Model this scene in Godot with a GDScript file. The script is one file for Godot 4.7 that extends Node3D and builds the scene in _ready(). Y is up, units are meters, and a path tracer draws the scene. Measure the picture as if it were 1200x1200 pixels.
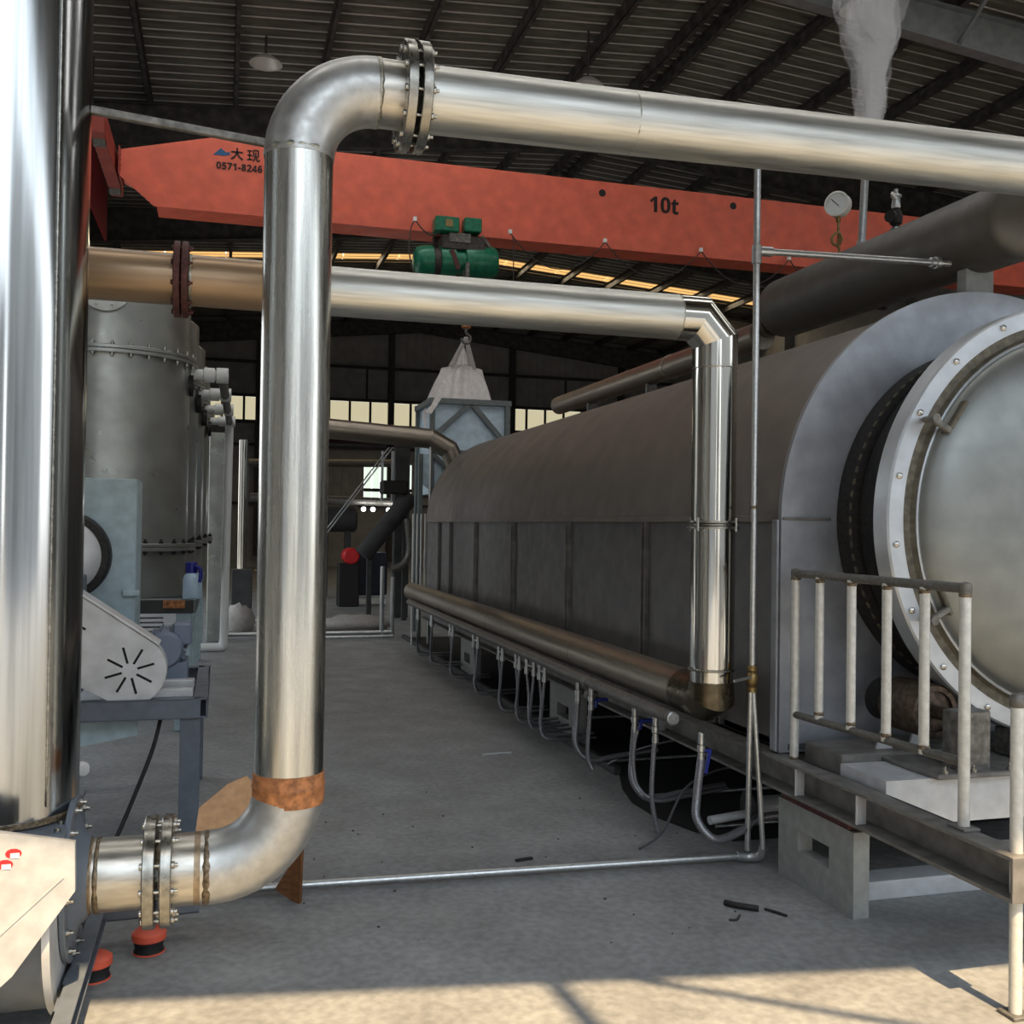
extends Node3D
# A workshop with a long rotary furnace, stainless ducts, tanks and an overhead crane. y up, metres; the furnace runs along -z.

var M := {}          # materials by name
var counts := {}     # how often a name was used at top level
var rng := RandomNumberGenerator.new()

# ---------------------------------------------------------------- shapes
class Sh:
	var v := PackedVector3Array()
	var n := PackedVector3Array()
	var t := PackedVector2Array()
	var ix := PackedInt32Array()

	func tri(a: int, b: int, c: int, out: Vector3) -> void:
		# front faces run clockwise: the geometric normal (b-a)x(c-a) points away from the viewer's side
		if (v[b] - v[a]).cross(v[c] - v[a]).dot(out) > 0.0:
			ix.append_array(PackedInt32Array([a, c, b]))
		else:
			ix.append_array(PackedInt32Array([a, b, c]))

	func add(p: Vector3, nn: Vector3, uv := Vector2.ZERO) -> int:
		v.append(p); n.append(nn); t.append(uv)
		return v.size() - 1

	func poly(pts: Array, out: Vector3) -> void:
		# flat convex polygon facing «out»
		var nn := Vector3.ZERO
		for i in range(1, pts.size() - 1):
			nn += (pts[i] - pts[0]).cross(pts[i + 1] - pts[0])
		if nn.length() < 1e-12:
			return
		nn = nn.normalized()
		if nn.dot(out) < 0.0:
			nn = -nn
		var o := v.size()
		var ax := nn.cross(Vector3.UP if absf(nn.y) < 0.9 else Vector3.RIGHT).normalized()
		var ay := nn.cross(ax)
		for p in pts:
			add(p, nn, Vector2(p.dot(ax), p.dot(ay)))
		for i in range(1, pts.size() - 1):
			tri(o, o + i, o + i + 1, nn)

	func quad(a: Vector3, b: Vector3, c: Vector3, d: Vector3, na: Vector3, nb: Vector3, nc: Vector3, nd: Vector3, ua := Vector2.ZERO, ub := Vector2.ZERO, uc := Vector2.ZERO, ud := Vector2.ZERO) -> void:
		var o := v.size()
		add(a, na, ua); add(b, nb, ub); add(c, nc, uc); add(d, nd, ud)
		var m := na + nb + nc + nd
		if (b - a).cross(c - a).length() > 1e-12:
			tri(o, o + 1, o + 2, m)
		if (c - a).cross(d - a).length() > 1e-12:
			tri(o, o + 2, o + 3, m)

	func box(c: Vector3, s: Vector3, bev := 0.004, b := Basis.IDENTITY) -> Sh:
		var h := s * 0.5
		bev = minf(bev, minf(h.x, minf(h.y, h.z)) * 0.6)
		var i := h - Vector3.ONE * bev
		for ax in 3:
			var u := (ax + 1) % 3
			var w := (ax + 2) % 3
			for sg in [-1.0, 1.0]:
				var pts := []
				for q in [[-1, -1], [1, -1], [1, 1], [-1, 1]]:
					var p := Vector3.ZERO
					p[ax] = h[ax] * sg; p[u] = i[u] * q[0]; p[w] = i[w] * q[1]
					pts.append(c + b * p)
				var o := Vector3.ZERO
				o[ax] = sg
				poly(pts, b * o)
			for su in [-1.0, 1.0]:
				for sw in [-1.0, 1.0]:
					var pts := []
					for q in [[0, -1], [0, 1], [1, 1], [1, -1]]:
						var p := Vector3.ZERO
						p[ax] = i[ax] * q[1]
						p[u] = su * (h[u] if q[0] == 0 else i[u])
						p[w] = sw * (i[w] if q[0] == 0 else h[w])
						pts.append(c + b * p)
					var o := Vector3.ZERO
					o[u] = su; o[w] = sw
					poly(pts, b * o)
		for sx in [-1.0, 1.0]:
			for sy in [-1.0, 1.0]:
				for sz in [-1.0, 1.0]:
					var g := Vector3(sx, sy, sz)
					poly([c + b * (g * Vector3(h.x, i.y, i.z)), c + b * (g * Vector3(i.x, h.y, i.z)), c + b * (g * Vector3(i.x, i.y, h.z))], b * g)
		return self

	func bar(a: Vector3, e: Vector3, w: float, h: float, bev := 0.003, up := Vector3.UP) -> Sh:
		# rectangular bar from a to e, w across, h along «up»
		var d := (e - a).normalized()
		var x := d.cross(up)
		x = (Vector3.RIGHT if x.length() < 1e-4 else x.normalized())
		var y := x.cross(d).normalized()
		return box((a + e) * 0.5, Vector3(w, h, a.distance_to(e)), bev, Basis(x, y, x.cross(y)))

	func channel(a: Vector3, e: Vector3, w: float, h: float, th := 0.008, open := 1.0, up := Vector3.UP) -> Sh:
		# a C section: web on one side, two flanges
		var d := (e - a).normalized()
		var x := d.cross(up).normalized() * open
		bar(a - x * (w * 0.5 - th * 0.5), e - x * (w * 0.5 - th * 0.5), th, h, 0.001, up)
		for s in [-1.0, 1.0]:
			bar(a + up * s * (h - th) * 0.5, e + up * s * (h - th) * 0.5, w, th, 0.001, up)
		return self

	func tube(pts: Array, r: float, seg := 20, caps := true) -> Sh:
		# round bar along a path; smooth
		var x := Vector3.ZERO
		var rows := []
		var along := 0.0
		for k in pts.size():
			var d: Vector3
			if k == 0: d = pts[1] - pts[0]
			elif k == pts.size() - 1: d = pts[k] - pts[k - 1]
			else: d = (pts[k + 1] - pts[k]).normalized() + (pts[k] - pts[k - 1]).normalized()
			d = d.normalized()
			if k == 0:
				x = d.cross(Vector3.UP if absf(d.y) < 0.9 else Vector3.BACK).normalized()
			else:
				x = (x - d * x.dot(d)).normalized()
				along += pts[k].distance_to(pts[k - 1])
			var y := d.cross(x)
			var stretch := 1.0
			if k > 0 and k < pts.size() - 1:
				stretch = 1.0 / maxf(0.5, d.dot((pts[k] - pts[k - 1]).normalized()))
			var row := []
			for i in seg + 1:
				var a := TAU * i / seg
				var nn := x * cos(a) + y * sin(a)
				row.append([pts[k] + nn * r * (stretch if pts.size() < 4 else 1.0), nn, Vector2(float(i) / seg, along)])
			rows.append(row)
		strips(rows)
		if caps:
			for e in [0, pts.size() - 1]:
				var ring := []
				for i in seg: ring.append(rows[e][i][0])
				poly(ring, (pts[0] - pts[1]) if e == 0 else (pts[e] - pts[e - 1]))
		return self

	func strips(rows: Array) -> void:
		for k in rows.size() - 1:
			for i in rows[k].size() - 1:
				var a = rows[k][i]; var b = rows[k][i + 1]; var c = rows[k + 1][i + 1]; var d = rows[k + 1][i]
				quad(a[0], b[0], c[0], d[0], a[1], b[1], c[1], d[1], a[2], b[2], c[2], d[2])

	func mitre(pts: Array, r: float, seg := 32, caps := true) -> Sh:
		# straight pipe pieces joined with mitre cuts
		var along := 0.0
		for k in pts.size() - 1:
			var d: Vector3 = (pts[k + 1] - pts[k]).normalized()
			var x := d.cross(Vector3.UP if absf(d.y) < 0.9 else Vector3.BACK).normalized()
			var y := d.cross(x)
			var rows := []
			for e in 2:
				var p: Vector3 = pts[k + e]
				var cut := d
				if e == 0 and k > 0: cut = (d + (pts[k] - pts[k - 1]).normalized()).normalized()
				if e == 1 and k < pts.size() - 2: cut = (d + (pts[k + 2] - pts[k + 1]).normalized()).normalized()
				var row := []
				for i in seg + 1:
					var a := TAU * i / seg
					var nn := x * cos(a) + y * sin(a)
					var q: Vector3 = nn * r
					q -= d * (q.dot(cut) / d.dot(cut))
					row.append([p + q, nn, Vector2(float(i) / seg, along + (pts[k].distance_to(pts[k + 1]) if e == 1 else 0.0))])
				rows.append(row)
			strips(rows)
			along += pts[k].distance_to(pts[k + 1])
			if caps and (k == 0 or k == pts.size() - 2):
				for e in 2:
					if (e == 0 and k == 0) or (e == 1 and k == pts.size() - 2):
						var ring := []
						for i in seg: ring.append(rows[e][i][0])
						poly(ring, -d if e == 0 else d)
		return self

	func lathe(o: Vector3, axis: Vector3, prof: Array, seg := 32, from := 0.0, to := TAU, crease := 0.75) -> Sh:
		# prof: [radius, height] pairs turned about the axis through o; corners sharper than the crease stay sharp
		var d := axis.normalized()
		var x := d.cross(Vector3.UP if absf(d.y) < 0.9 else Vector3.BACK).normalized()
		var y := d.cross(x)
		var ns := []
		var turn := 0.0
		for k in prof.size() - 1:
			turn += (prof[k + 1][1] - prof[k][1]) * (prof[k + 1][0] + prof[k][0])
		var sgn := 1.0 if turn >= 0.0 else -1.0
		for k in prof.size() - 1:
			var e := Vector2(prof[k + 1][0] - prof[k][0], prof[k + 1][1] - prof[k][1])
			ns.append((Vector2(e.y, -e.x) * sgn).normalized())
		var along := 0.0
		for k in prof.size() - 1:
			var n0: Vector2 = ns[k]
			var n1: Vector2 = ns[k]
			if k > 0 and ns[k].dot(ns[k - 1]) > crease: n0 = (ns[k] + ns[k - 1]).normalized()
			if k < ns.size() - 1 and ns[k].dot(ns[k + 1]) > crease: n1 = (ns[k] + ns[k + 1]).normalized()
			var rows := [[], []]
			var l := Vector2(prof[k + 1][0] - prof[k][0], prof[k + 1][1] - prof[k][1]).length()
			for i in seg + 1:
				var a := from + (to - from) * i / seg
				var w := x * cos(a) + y * sin(a)
				rows[0].append([o + w * prof[k][0] + d * prof[k][1], w * n0.x + d * n0.y, Vector2(float(i) / seg, along)])
				rows[1].append([o + w * prof[k + 1][0] + d * prof[k + 1][1], w * n1.x + d * n1.y, Vector2(float(i) / seg, along + l)])
			along += l
			strips(rows)
		return self

	func cyl(a: Vector3, b: Vector3, r: float, seg := 24, bev := 0.003) -> Sh:
		var h := a.distance_to(b)
		bev = minf(bev, minf(r, h) * 0.3)
		return lathe(a, b - a, [[0.0, 0.0], [r - bev, 0.0], [r, bev], [r, h - bev], [r - bev, h], [0.0, h]], seg)

	func prism(pts: Array, dir: Vector3, sides := true) -> Sh:
		# outline (in order, planar, may be concave) swept by dir
		var nn := dir.normalized()
		var ax := nn.cross(Vector3.UP if absf(nn.y) < 0.9 else Vector3.RIGHT).normalized()
		var ay := nn.cross(ax)
		var flat := PackedVector2Array()
		var mid := Vector3.ZERO
		for p in pts:
			flat.append(Vector2(p.dot(ax), p.dot(ay)))
			mid += p / pts.size()
		var tr := Geometry2D.triangulate_polygon(flat)
		for e in 2:
			var o := v.size()
			for k in pts.size():
				add(pts[k] + (dir if e == 1 else Vector3.ZERO), nn if e == 1 else -nn, flat[k])
			for k in range(0, tr.size(), 3):
				tri(o + tr[k], o + tr[k + 1], o + tr[k + 2], nn if e == 1 else -nn)
		if sides:
			var cw := Geometry2D.is_polygon_clockwise(flat)
			for k in pts.size():
				var p: Vector3 = pts[k]
				var q: Vector3 = pts[(k + 1) % pts.size()]
				var out := (q - p).cross(nn)
				var e2 := (q - p)
				var d2 := Vector2(e2.dot(ax), e2.dot(ay))
				var o2 := Vector2(d2.y, -d2.x) * (-1.0 if cw else 1.0)
				out = ax * o2.x + ay * o2.y
				poly([p, q, q + dir, p + dir], out)
		return self

	func merge(o: Sh, tr := Transform3D.IDENTITY) -> Sh:
		var at := v.size()
		for k in o.v.size():
			add(tr * o.v[k], (tr.basis * o.n[k]).normalized(), o.t[k])
		for k in o.ix: ix.append(k + at)
		return self

	func mesh(off := Vector3.ZERO) -> ArrayMesh:
		var a := []
		a.resize(Mesh.ARRAY_MAX)
		var p := PackedVector3Array()
		for q in v: p.append(q - off)
		a[Mesh.ARRAY_VERTEX] = p
		a[Mesh.ARRAY_NORMAL] = n
		a[Mesh.ARRAY_TEX_UV] = t
		a[Mesh.ARRAY_INDEX] = ix
		var m := ArrayMesh.new()
		m.add_surface_from_arrays(Mesh.PRIMITIVE_TRIANGLES, a)
		return m

# ---------------------------------------------------------------- objects
func V(x: float, y: float, z: float) -> Vector3:
	return Vector3(x, y, z)

func numbered(called: String, parent: Node) -> String:
	var key := "%d/%s" % [parent.get_instance_id(), called]
	var k: int = counts.get(key, 0)
	counts[key] = k + 1
	return called if k == 0 else "%s_%03d" % [called, k]

func origin_of(p: Node) -> Vector3:
	var o := Vector3.ZERO
	while p != self:
		o += (p as Node3D).position
		p = p.get_parent()
	return o

func obj(called: String, s: Sh, m: Material, parent: Node = self, label := "") -> MeshInstance3D:
	# shapes are written in world places; a part is stored relative to its thing's base
	var o := MeshInstance3D.new()
	o.name = numbered(called, parent)
	o.mesh = s.mesh(origin_of(parent))
	o.material_override = m
	parent.add_child(o, true)
	if label: o.set_meta("label", label)
	return o

func like(src: MeshInstance3D, at: Vector3, parent: Node, m: Material = null, turn := Basis.IDENTITY) -> MeshInstance3D:
	# another piece with the same mesh
	var o := MeshInstance3D.new()
	o.name = numbered(String(src.name).rstrip("0123456789_"), parent)
	o.mesh = src.mesh
	o.material_override = m if m else src.material_override
	parent.add_child(o, true)
	o.transform = Transform3D(turn, at)
	return o

func tag(o: Node, label: String, category: String, group := "") -> Node:
	o.set_meta("label", label)
	o.set_meta("category", category)
	if group: o.set_meta("group", group)
	return o

func thing(called: String, at: Vector3, label: String, category: String, group := "") -> Node3D:
	var o := Node3D.new()
	o.name = numbered(called, self)
	add_child(o, true)
	o.position = at
	tag(o, label, category, group)
	return o

func struct(called: String, s: Sh, m: Material) -> MeshInstance3D:
	var o := obj(called, s, m)
	o.set_meta("kind", "structure")
	return o

func stuff(o: Node) -> Node:
	o.set_meta("kind", "stuff")
	return o

func copy(o: Node3D, shift: Vector3, label: String) -> Node3D:
	var c := o.duplicate() as Node3D
	c.name = numbered(String(o.name).rstrip("0123456789").rstrip("_"), self)
	add_child(c, true)
	c.position = o.position + shift
	c.set_meta("label", label)
	return c

func arc(c: Vector3, a: Vector3, b: Vector3, n := 12, part := 1.0) -> Array:
	# quarter turn from c+a to c+b
	var out := []
	for k in n + 1:
		var w := PI / 2 * part * k / n
		out.append(c + a * cos(w) + b * sin(w))
	return out

func curve(pts: Array, n := 8) -> Array:
	# smooth path through points
	var out := []
	for i in pts.size() - 1:
		var p0: Vector3 = pts[maxi(i - 1, 0)]; var p1: Vector3 = pts[i]; var p2: Vector3 = pts[i + 1]; var p3: Vector3 = pts[mini(i + 2, pts.size() - 1)]
		for k in n:
			var t := float(k) / n
			out.append(0.5 * (2.0 * p1 + (p2 - p0) * t + (2.0 * p0 - 5.0 * p1 + 4.0 * p2 - p3) * t * t + (3.0 * p1 - p0 - 3.0 * p2 + p3) * t * t * t))
	out.append(pts[-1])
	return out

func ring(o: Vector3, axis: Vector3, r0: float, r1: float, h: float, seg := 48, bev := 0.003) -> Sh:
	# flat ring from the plane at o to o + axis*h
	return Sh.new().lathe(o, axis, [[r0, 0.0], [r1 - bev, 0.0], [r1, bev], [r1, h - bev], [r1 - bev, h], [r0, h], [r0, 0.0]], seg)

func bead(o: Vector3, axis: Vector3, r: float, w := 0.012, seed := 1, seg := 40) -> Sh:
	# an uneven weld bead round a pipe
	var g := RandomNumberGenerator.new()
	g.seed = seed
	var d := axis.normalized()
	var x := d.cross(Vector3.UP if absf(d.y) < 0.9 else Vector3.BACK).normalized()
	var y := d.cross(x)
	var prof := [[-1.0, -0.1], [-0.55, 0.42], [0.0, 0.6], [0.55, 0.42], [1.0, -0.1]]
	var rows := []
	var wob := []
	for i in seg: wob.append(g.randf_range(0.55, 1.25))
	for k in prof.size():
		var row := []
		for i in seg + 1:
			var a := TAU * i / seg
			var u := x * cos(a) + y * sin(a)
			var q: float = wob[i % seg]
			row.append([o + u * (r + prof[k][1] * w * 0.55 * q) + d * prof[k][0] * w * q, (u * 1.0 + d * prof[k][0]).normalized(), Vector2(float(i) / seg, k)])
		rows.append(row)
	var s := Sh.new()
	s.strips(rows)
	return s

func bolts(parent: Node, c: Vector3, axis: Vector3, r: float, h: float, count: int, size: float, m: Material, phase := 0.0) -> void:
	# hexagon bolts through a flange: head one side, nut and thread the other; each is a part
	var d := axis.normalized()
	var x := d.cross(Vector3.UP if absf(d.y) < 0.9 else Vector3.BACK).normalized()
	var y := d.cross(x)
	var first: MeshInstance3D
	for k in count:
		var a := TAU * k / count + phase
		var p := c + (x * cos(a) + y * sin(a)) * r
		if first == null:
			var s := Sh.new()
			var e := h * 0.5
			s.lathe(p, d, [[0.0, -e - size * 0.75], [size * 0.85, -e - size * 0.75], [size, -e - size * 0.6], [size, -e], [size * 0.52, -e], [size * 0.52, e], [size, e], [size, e + size * 0.7], [size * 0.85, e + size * 0.85], [size * 0.52, e + size * 0.85], [size * 0.52, e + size * 1.7], [0.0, e + size * 1.75]], 6, 0.0, TAU, 0.95)
			first = obj("bolt", s, m, parent)
			first.set_meta("at", p)
		else:
			like(first, p - (first.get_meta("at") as Vector3), parent)
	if first: first.remove_meta("at")

# ---------------------------------------------------------------- materials
func noise_tex(seed: int, freq: float, lo: Color, hi: Color, octaves := 4, size := 512, mid = null, type := FastNoiseLite.TYPE_SIMPLEX_SMOOTH) -> NoiseTexture2D:
	var f := FastNoiseLite.new()
	f.seed = seed
	f.noise_type = type
	f.frequency = freq
	f.fractal_octaves = octaves
	var t := NoiseTexture2D.new()
	t.width = size; t.height = size
	t.seamless = true
	t.noise = f
	var g := Gradient.new()
	g.set_color(0, lo); g.set_color(1, hi)
	if mid != null: g.add_point(0.5, mid)
	t.color_ramp = g
	return t

var shared := {}

func vary_tex(vary: float, k: int) -> NoiseTexture2D:
	# a few grey noise pictures that many materials share
	var step := clampi(int(round(vary / 0.07)), 1, 6)
	var key := "v%d_%d" % [step, k % 2]
	if not shared.has(key):
		var lo := pow(clampf(1.0 - 2.0 * step * 0.07, 0.05, 1.0), 1.0)
		shared[key] = noise_tex(100 + step * 7 + k % 2, 0.012, grey(lo), grey(1.0), 5, 512, grey((1.0 + lo) * 0.5))
	return shared[key]

func gloss_tex(rough: float, spread: float) -> NoiseTexture2D:
	var a := clampf(snappedf(rough, 0.06), 0.06, 0.96)
	var key := "g%.2f_%.2f" % [a, spread]
	if not shared.has(key):
		shared[key] = noise_tex(300 + int(a * 100), 0.02, grey(maxf(a - spread, 0.04)), grey(minf(a + spread, 1.0)), 4, 256)
	return shared[key]

func grey(a: float) -> Color:
	return Color(a, a, a)

func tone(c: Color, k: float) -> Color:
	return Color(c.r * k, c.g * k, c.b * k)

func plain(called: String, c: Color, rough := 0.6, metal := 0.0) -> StandardMaterial3D:
	var m := StandardMaterial3D.new()
	m.resource_name = called
	m.albedo_color = c
	m.roughness = rough
	m.metallic = metal
	M[called] = m
	return m

func worn(called: String, c: Color, vary: float, rough: float, metal := 0.0, scale := 1.0, seed := 3, rvary := 0.12, sx := 1.0) -> StandardMaterial3D:
	# a colour that varies over the surface, with varied gloss; triplanar in the object's own axes
	var m := plain(called, tone(c, 1.0 + vary), 1.0, metal)
	m.albedo_texture = vary_tex(vary, seed)
	m.roughness_texture = gloss_tex(rough, rvary)
	m.uv1_offset = Vector3(seed * 0.37, seed * 0.61, seed * 0.23)
	m.uv1_triplanar = true
	m.uv1_scale = Vector3(scale * sx, scale, scale)
	return m

func pipe_steel(called: String, c: Color, vary: float, rough: float, seed: int, around := 2.0, along := 0.12, rvary := 0.08) -> StandardMaterial3D:
	# drawn stainless tube: streaks along its length (u runs round the pipe, v along it in metres)
	var m := plain(called, Color.WHITE, 1.0, 1.0)
	m.albedo_texture = noise_tex(seed, 0.02, tone(c, 1.0 - vary), tone(c, 1.0 + vary * 0.6), 4, 512, c)
	m.roughness_texture = noise_tex(seed + 9, 0.03, grey(maxf(rough - rvary, 0.04)), grey(rough + rvary), 4, 512)
	m.uv1_scale = Vector3(around, along, 1)
	return m

func make_materials() -> void:
	var c := worn("concrete", Color(0.545, 0.55, 0.55), 0.08, 0.62, 0.0, 0.35, 11, 0.16)
	c.detail_enabled = true
	c.detail_blend_mode = BaseMaterial3D.BLEND_MODE_MUL
	c.detail_uv_layer = BaseMaterial3D.DETAIL_UV_1
	c.detail_albedo = noise_tex(77, 0.05, grey(0.80), grey(1.0), 5, 1024)
	c.heightmap_enabled = true
	c.heightmap_texture = noise_tex(78, 0.05, grey(0.0), grey(1.0), 5, 512)
	c.heightmap_scale = 0.3
	worn("yard", Color(0.50, 0.52, 0.55), 0.1, 0.9, 0.0, 0.3, 12)
	pipe_steel("stainless", Color(0.76, 0.76, 0.735), 0.12, 0.27, 21)
	pipe_steel("stainless_bright", Color(0.77, 0.76, 0.725), 0.08, 0.13, 22)
	pipe_steel("stainless_brown", Color(0.57, 0.535, 0.49), 0.10, 0.40, 23, 3.0, 0.3)
	pipe_steel("stainless_satin", Color(0.80, 0.80, 0.775), 0.10, 0.42, 20, 3.0, 0.2)
	worn("heat_tint", Color(0.60, 0.53, 0.44), 0.15, 0.4, 0.7, 5.0, 75)
	worn("sack_grey", Color(0.60, 0.58, 0.56), 0.1, 0.9, 0.0, 2.0, 76)
	pipe_steel("stainless_stack", Color(0.69, 0.70, 0.70), 0.16, 0.16, 24, 3.0, 0.05, 0.07)
	pipe_steel("stainless_low", Color(0.75, 0.735, 0.70), 0.12, 0.36, 25, 2.0, 0.6)
	pipe_steel("beige_steel", Color(0.62, 0.52, 0.41), 0.08, 0.36, 26)
	M.beige_steel.metallic = 0.55
	worn("elbow_steel", Color(0.72, 0.72, 0.71), 0.07, 0.44, 0.85, 3.0, 27)
	worn("elbow_brown", Color(0.36, 0.33, 0.27), 0.15, 0.3, 0.9, 3.0, 28)
	worn("flange_steel", Color(0.62, 0.61, 0.58), 0.12, 0.3, 1.0, 4.0, 29)
	worn("bolt_steel", Color(0.68, 0.67, 0.64), 0.1, 0.3, 1.0, 8.0, 30)
	worn("weld", Color(0.52, 0.46, 0.38), 0.35, 0.45, 0.7, 9.0, 31)
	worn("weld_clean", Color(0.66, 0.65, 0.6), 0.2, 0.4, 0.85, 9.0, 32)
	worn("rust", Color(0.68, 0.45, 0.28), 0.25, 0.72, 0.1, 4.0, 33)
	worn("rust_flange", Color(0.34, 0.19, 0.17), 0.25, 0.65, 0.2, 6.0, 34)
	worn("shell_paint", Color(0.435, 0.405, 0.38), 0.07, 0.55, 0.25, 0.6, 35)
	worn("panel_paint", Color(0.375, 0.365, 0.36), 0.1, 0.5, 0.3, 0.8, 36)
	worn("plate_paint", Color(0.60, 0.615, 0.64), 0.07, 0.4, 0.45, 0.9, 37)
	worn("ring_steel", Color(0.74, 0.76, 0.78), 0.05, 0.36, 0.6, 0.8, 38, 0.04)
	worn("head_steel", Color(0.50, 0.51, 0.50), 0.07, 0.42, 0.7, 0.9, 39)
	worn("gasket", Color(0.37, 0.35, 0.30), 0.2, 0.6, 0.2, 3.0, 40)
	worn("black_rubber", Color(0.06, 0.06, 0.062), 0.3, 0.7, 0.0, 4.0, 41)
	worn("seal_dark", Color(0.15, 0.14, 0.135), 0.3, 0.6, 0.2, 5.0, 42)
	worn("skid_paint", Color(0.46, 0.45, 0.435), 0.12, 0.5, 0.3, 1.4, 43)
	worn("light_paint", Color(0.74, 0.75, 0.76), 0.07, 0.42, 0.25, 1.3, 44)
	worn("plinth_paint", Color(0.53, 0.54, 0.53), 0.1, 0.6, 0.1, 2.0, 45)
	worn("drum_paint", Color(0.33, 0.32, 0.30), 0.08, 0.5, 0.3, 1.2, 46)
	worn("galvanised", Color(0.72, 0.73, 0.73), 0.1, 0.34, 0.9, 5.0, 47)
	worn("rail_paint", Color(0.78, 0.78, 0.76), 0.06, 0.42, 0.3, 5.0, 48)
	worn("rail_dark", Color(0.40, 0.39, 0.37), 0.15, 0.5, 0.4, 5.0, 49)
	worn("tank_steel", Color(0.66, 0.67, 0.65), 0.07, 0.36, 0.75, 0.7, 51)
	worn("fan_grey", Color(0.40, 0.43, 0.47), 0.08, 0.45, 0.25, 1.5, 52)
	worn("fan_blue", Color(0.66, 0.74, 0.77), 0.04, 0.5, 0.05, 1.5, 53)
	worn("guard_steel", Color(0.82, 0.83, 0.84), 0.04, 0.4, 0.25, 1.0, 54, 0.04)
	worn("guard_white", Color(0.64, 0.65, 0.66), 0.04, 0.45, 0.1, 2.0, 55)
	worn("crane_red", Color(0.87, 0.40, 0.30), 0.03, 0.5, 0.0, 0.5, 56)
	worn("crane_red_dark", Color(0.62, 0.26, 0.21), 0.05, 0.55, 0.0, 0.5, 57)
	worn("hoist_green", Color(0.07, 0.42, 0.31), 0.15, 0.35, 0.1, 2.0, 58)
	worn("hoist_dark", Color(0.27, 0.24, 0.23), 0.25, 0.6, 0.2, 3.0, 59)
	worn("sack", Color(0.90, 0.88, 0.87), 0.06, 0.85, 0.0, 2.0, 60)
	worn("hopper_panel", Color(0.76, 0.84, 0.89), 0.06, 0.5, 0.05, 1.0, 61)
	worn("hopper_frame", Color(0.40, 0.43, 0.43), 0.1, 0.55, 0.2, 2.0, 62)
	worn("roof_sheet", Color(0.46, 0.45, 0.415), 0.14, 0.75, 0.1, 0.25, 63)
	worn("roof_steel", Color(0.31, 0.30, 0.285), 0.2, 0.7, 0.1, 0.6, 64)
	worn("rafter_paint", Color(0.50, 0.52, 0.52), 0.1, 0.5, 0.1, 0.8, 65)
	worn("roof_wire", Color(0.84, 0.83, 0.80), 0.1, 0.5, 0.1, 1.0, 66)
	worn("wall_sheet", Color(0.56, 0.555, 0.55), 0.08, 0.7, 0.0, 0.3, 67)
	worn("wall_frame", Color(0.22, 0.22, 0.22), 0.15, 0.7, 0.0, 0.5, 68)
	worn("cardboard", Color(0.74, 0.59, 0.45), 0.1, 0.9, 0.0, 3.0, 69)
	worn("cardboard_edge", Color(0.42, 0.27, 0.14), 0.2, 0.9, 0.0, 5.0, 70)
	worn("hose_braid", Color(0.52, 0.52, 0.54), 0.2, 0.4, 0.7, 14.0, 71)
	worn("brass", Color(0.58, 0.49, 0.33), 0.2, 0.4, 0.8, 10.0, 72)
	worn("roller_steel", Color(0.34, 0.29, 0.25), 0.25, 0.45, 0.6, 4.0, 73)
	worn("rough_steel", Color(0.44, 0.43, 0.41), 0.2, 0.5, 0.5, 3.0, 74)
	plain("lettering", Color(0.11, 0.07, 0.06), 0.7)
	plain("logo_blue", Color(0.12, 0.33, 0.50), 0.6)
	plain("white_plastic", Color(0.86, 0.87, 0.86), 0.4)
	plain("pale_blue_plastic", Color(0.72, 0.82, 0.90), 0.4)
	plain("blue_plastic", Color(0.05, 0.08, 0.50), 0.4)
	plain("valve_blue", Color(0.06, 0.14, 0.50), 0.45)
	plain("mount_red", Color(0.82, 0.34, 0.24), 0.5)
	plain("warning_red", Color(0.78, 0.12, 0.14), 0.5)
	plain("banner_red", Color(0.58, 0.06, 0.12), 0.8)
	plain("motor_blue", Color(0.44, 0.48, 0.55), 0.5)
	plain("dark_blue", Color(0.10, 0.11, 0.17), 0.6)
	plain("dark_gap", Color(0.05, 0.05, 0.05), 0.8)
	plain("cable_black", Color(0.03, 0.03, 0.03), 0.6)
	plain("dial_face", Color(0.82, 0.84, 0.84), 0.5)
	plain("maroon", Color(0.20, 0.07, 0.08), 0.7)
	plain("door_metal", Color(0.30, 0.33, 0.33), 0.7)
	var st := plain("steam_white", Color(1, 1, 1, 0.16), 1.0)
	st.transparency = BaseMaterial3D.TRANSPARENCY_ALPHA
	st.metallic_specular = 0.0
	plain("lamp_metal", Color(0.88, 0.88, 0.86), 0.35, 0.2)
	var w := plain("window_light", Color(0.75, 0.72, 0.62), 0.6)
	w.emission_enabled = true
	w.emission = Color(0.86, 0.82, 0.68)
	w.emission_energy_multiplier = 0.30
	var y := plain("skylight_light", Color(0.8, 0.65, 0.4), 0.6)
	y.emission_enabled = true
	y.emission = Color(1.0, 0.77, 0.47)
	y.emission_energy_multiplier = 0.40
	var yp := plain("skylight_pale", Color(0.8, 0.78, 0.7), 0.6)
	yp.emission_enabled = true
	yp.emission = Color(1.0, 0.95, 0.85)
	yp.emission_energy_multiplier = 0.5
	var d := plain("day_light", Color(0.8, 0.82, 0.8), 0.6)
	d.emission_enabled = true
	d.emission = Color(0.86, 0.92, 0.86)
	d.emission_energy_multiplier = 0.42
	var b := plain("bulb_light", Color(1, 1, 1), 0.6)
	b.emission_enabled = true
	b.emission = Color(1, 1, 0.97)
	b.emission_energy_multiplier = 1.5

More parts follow.
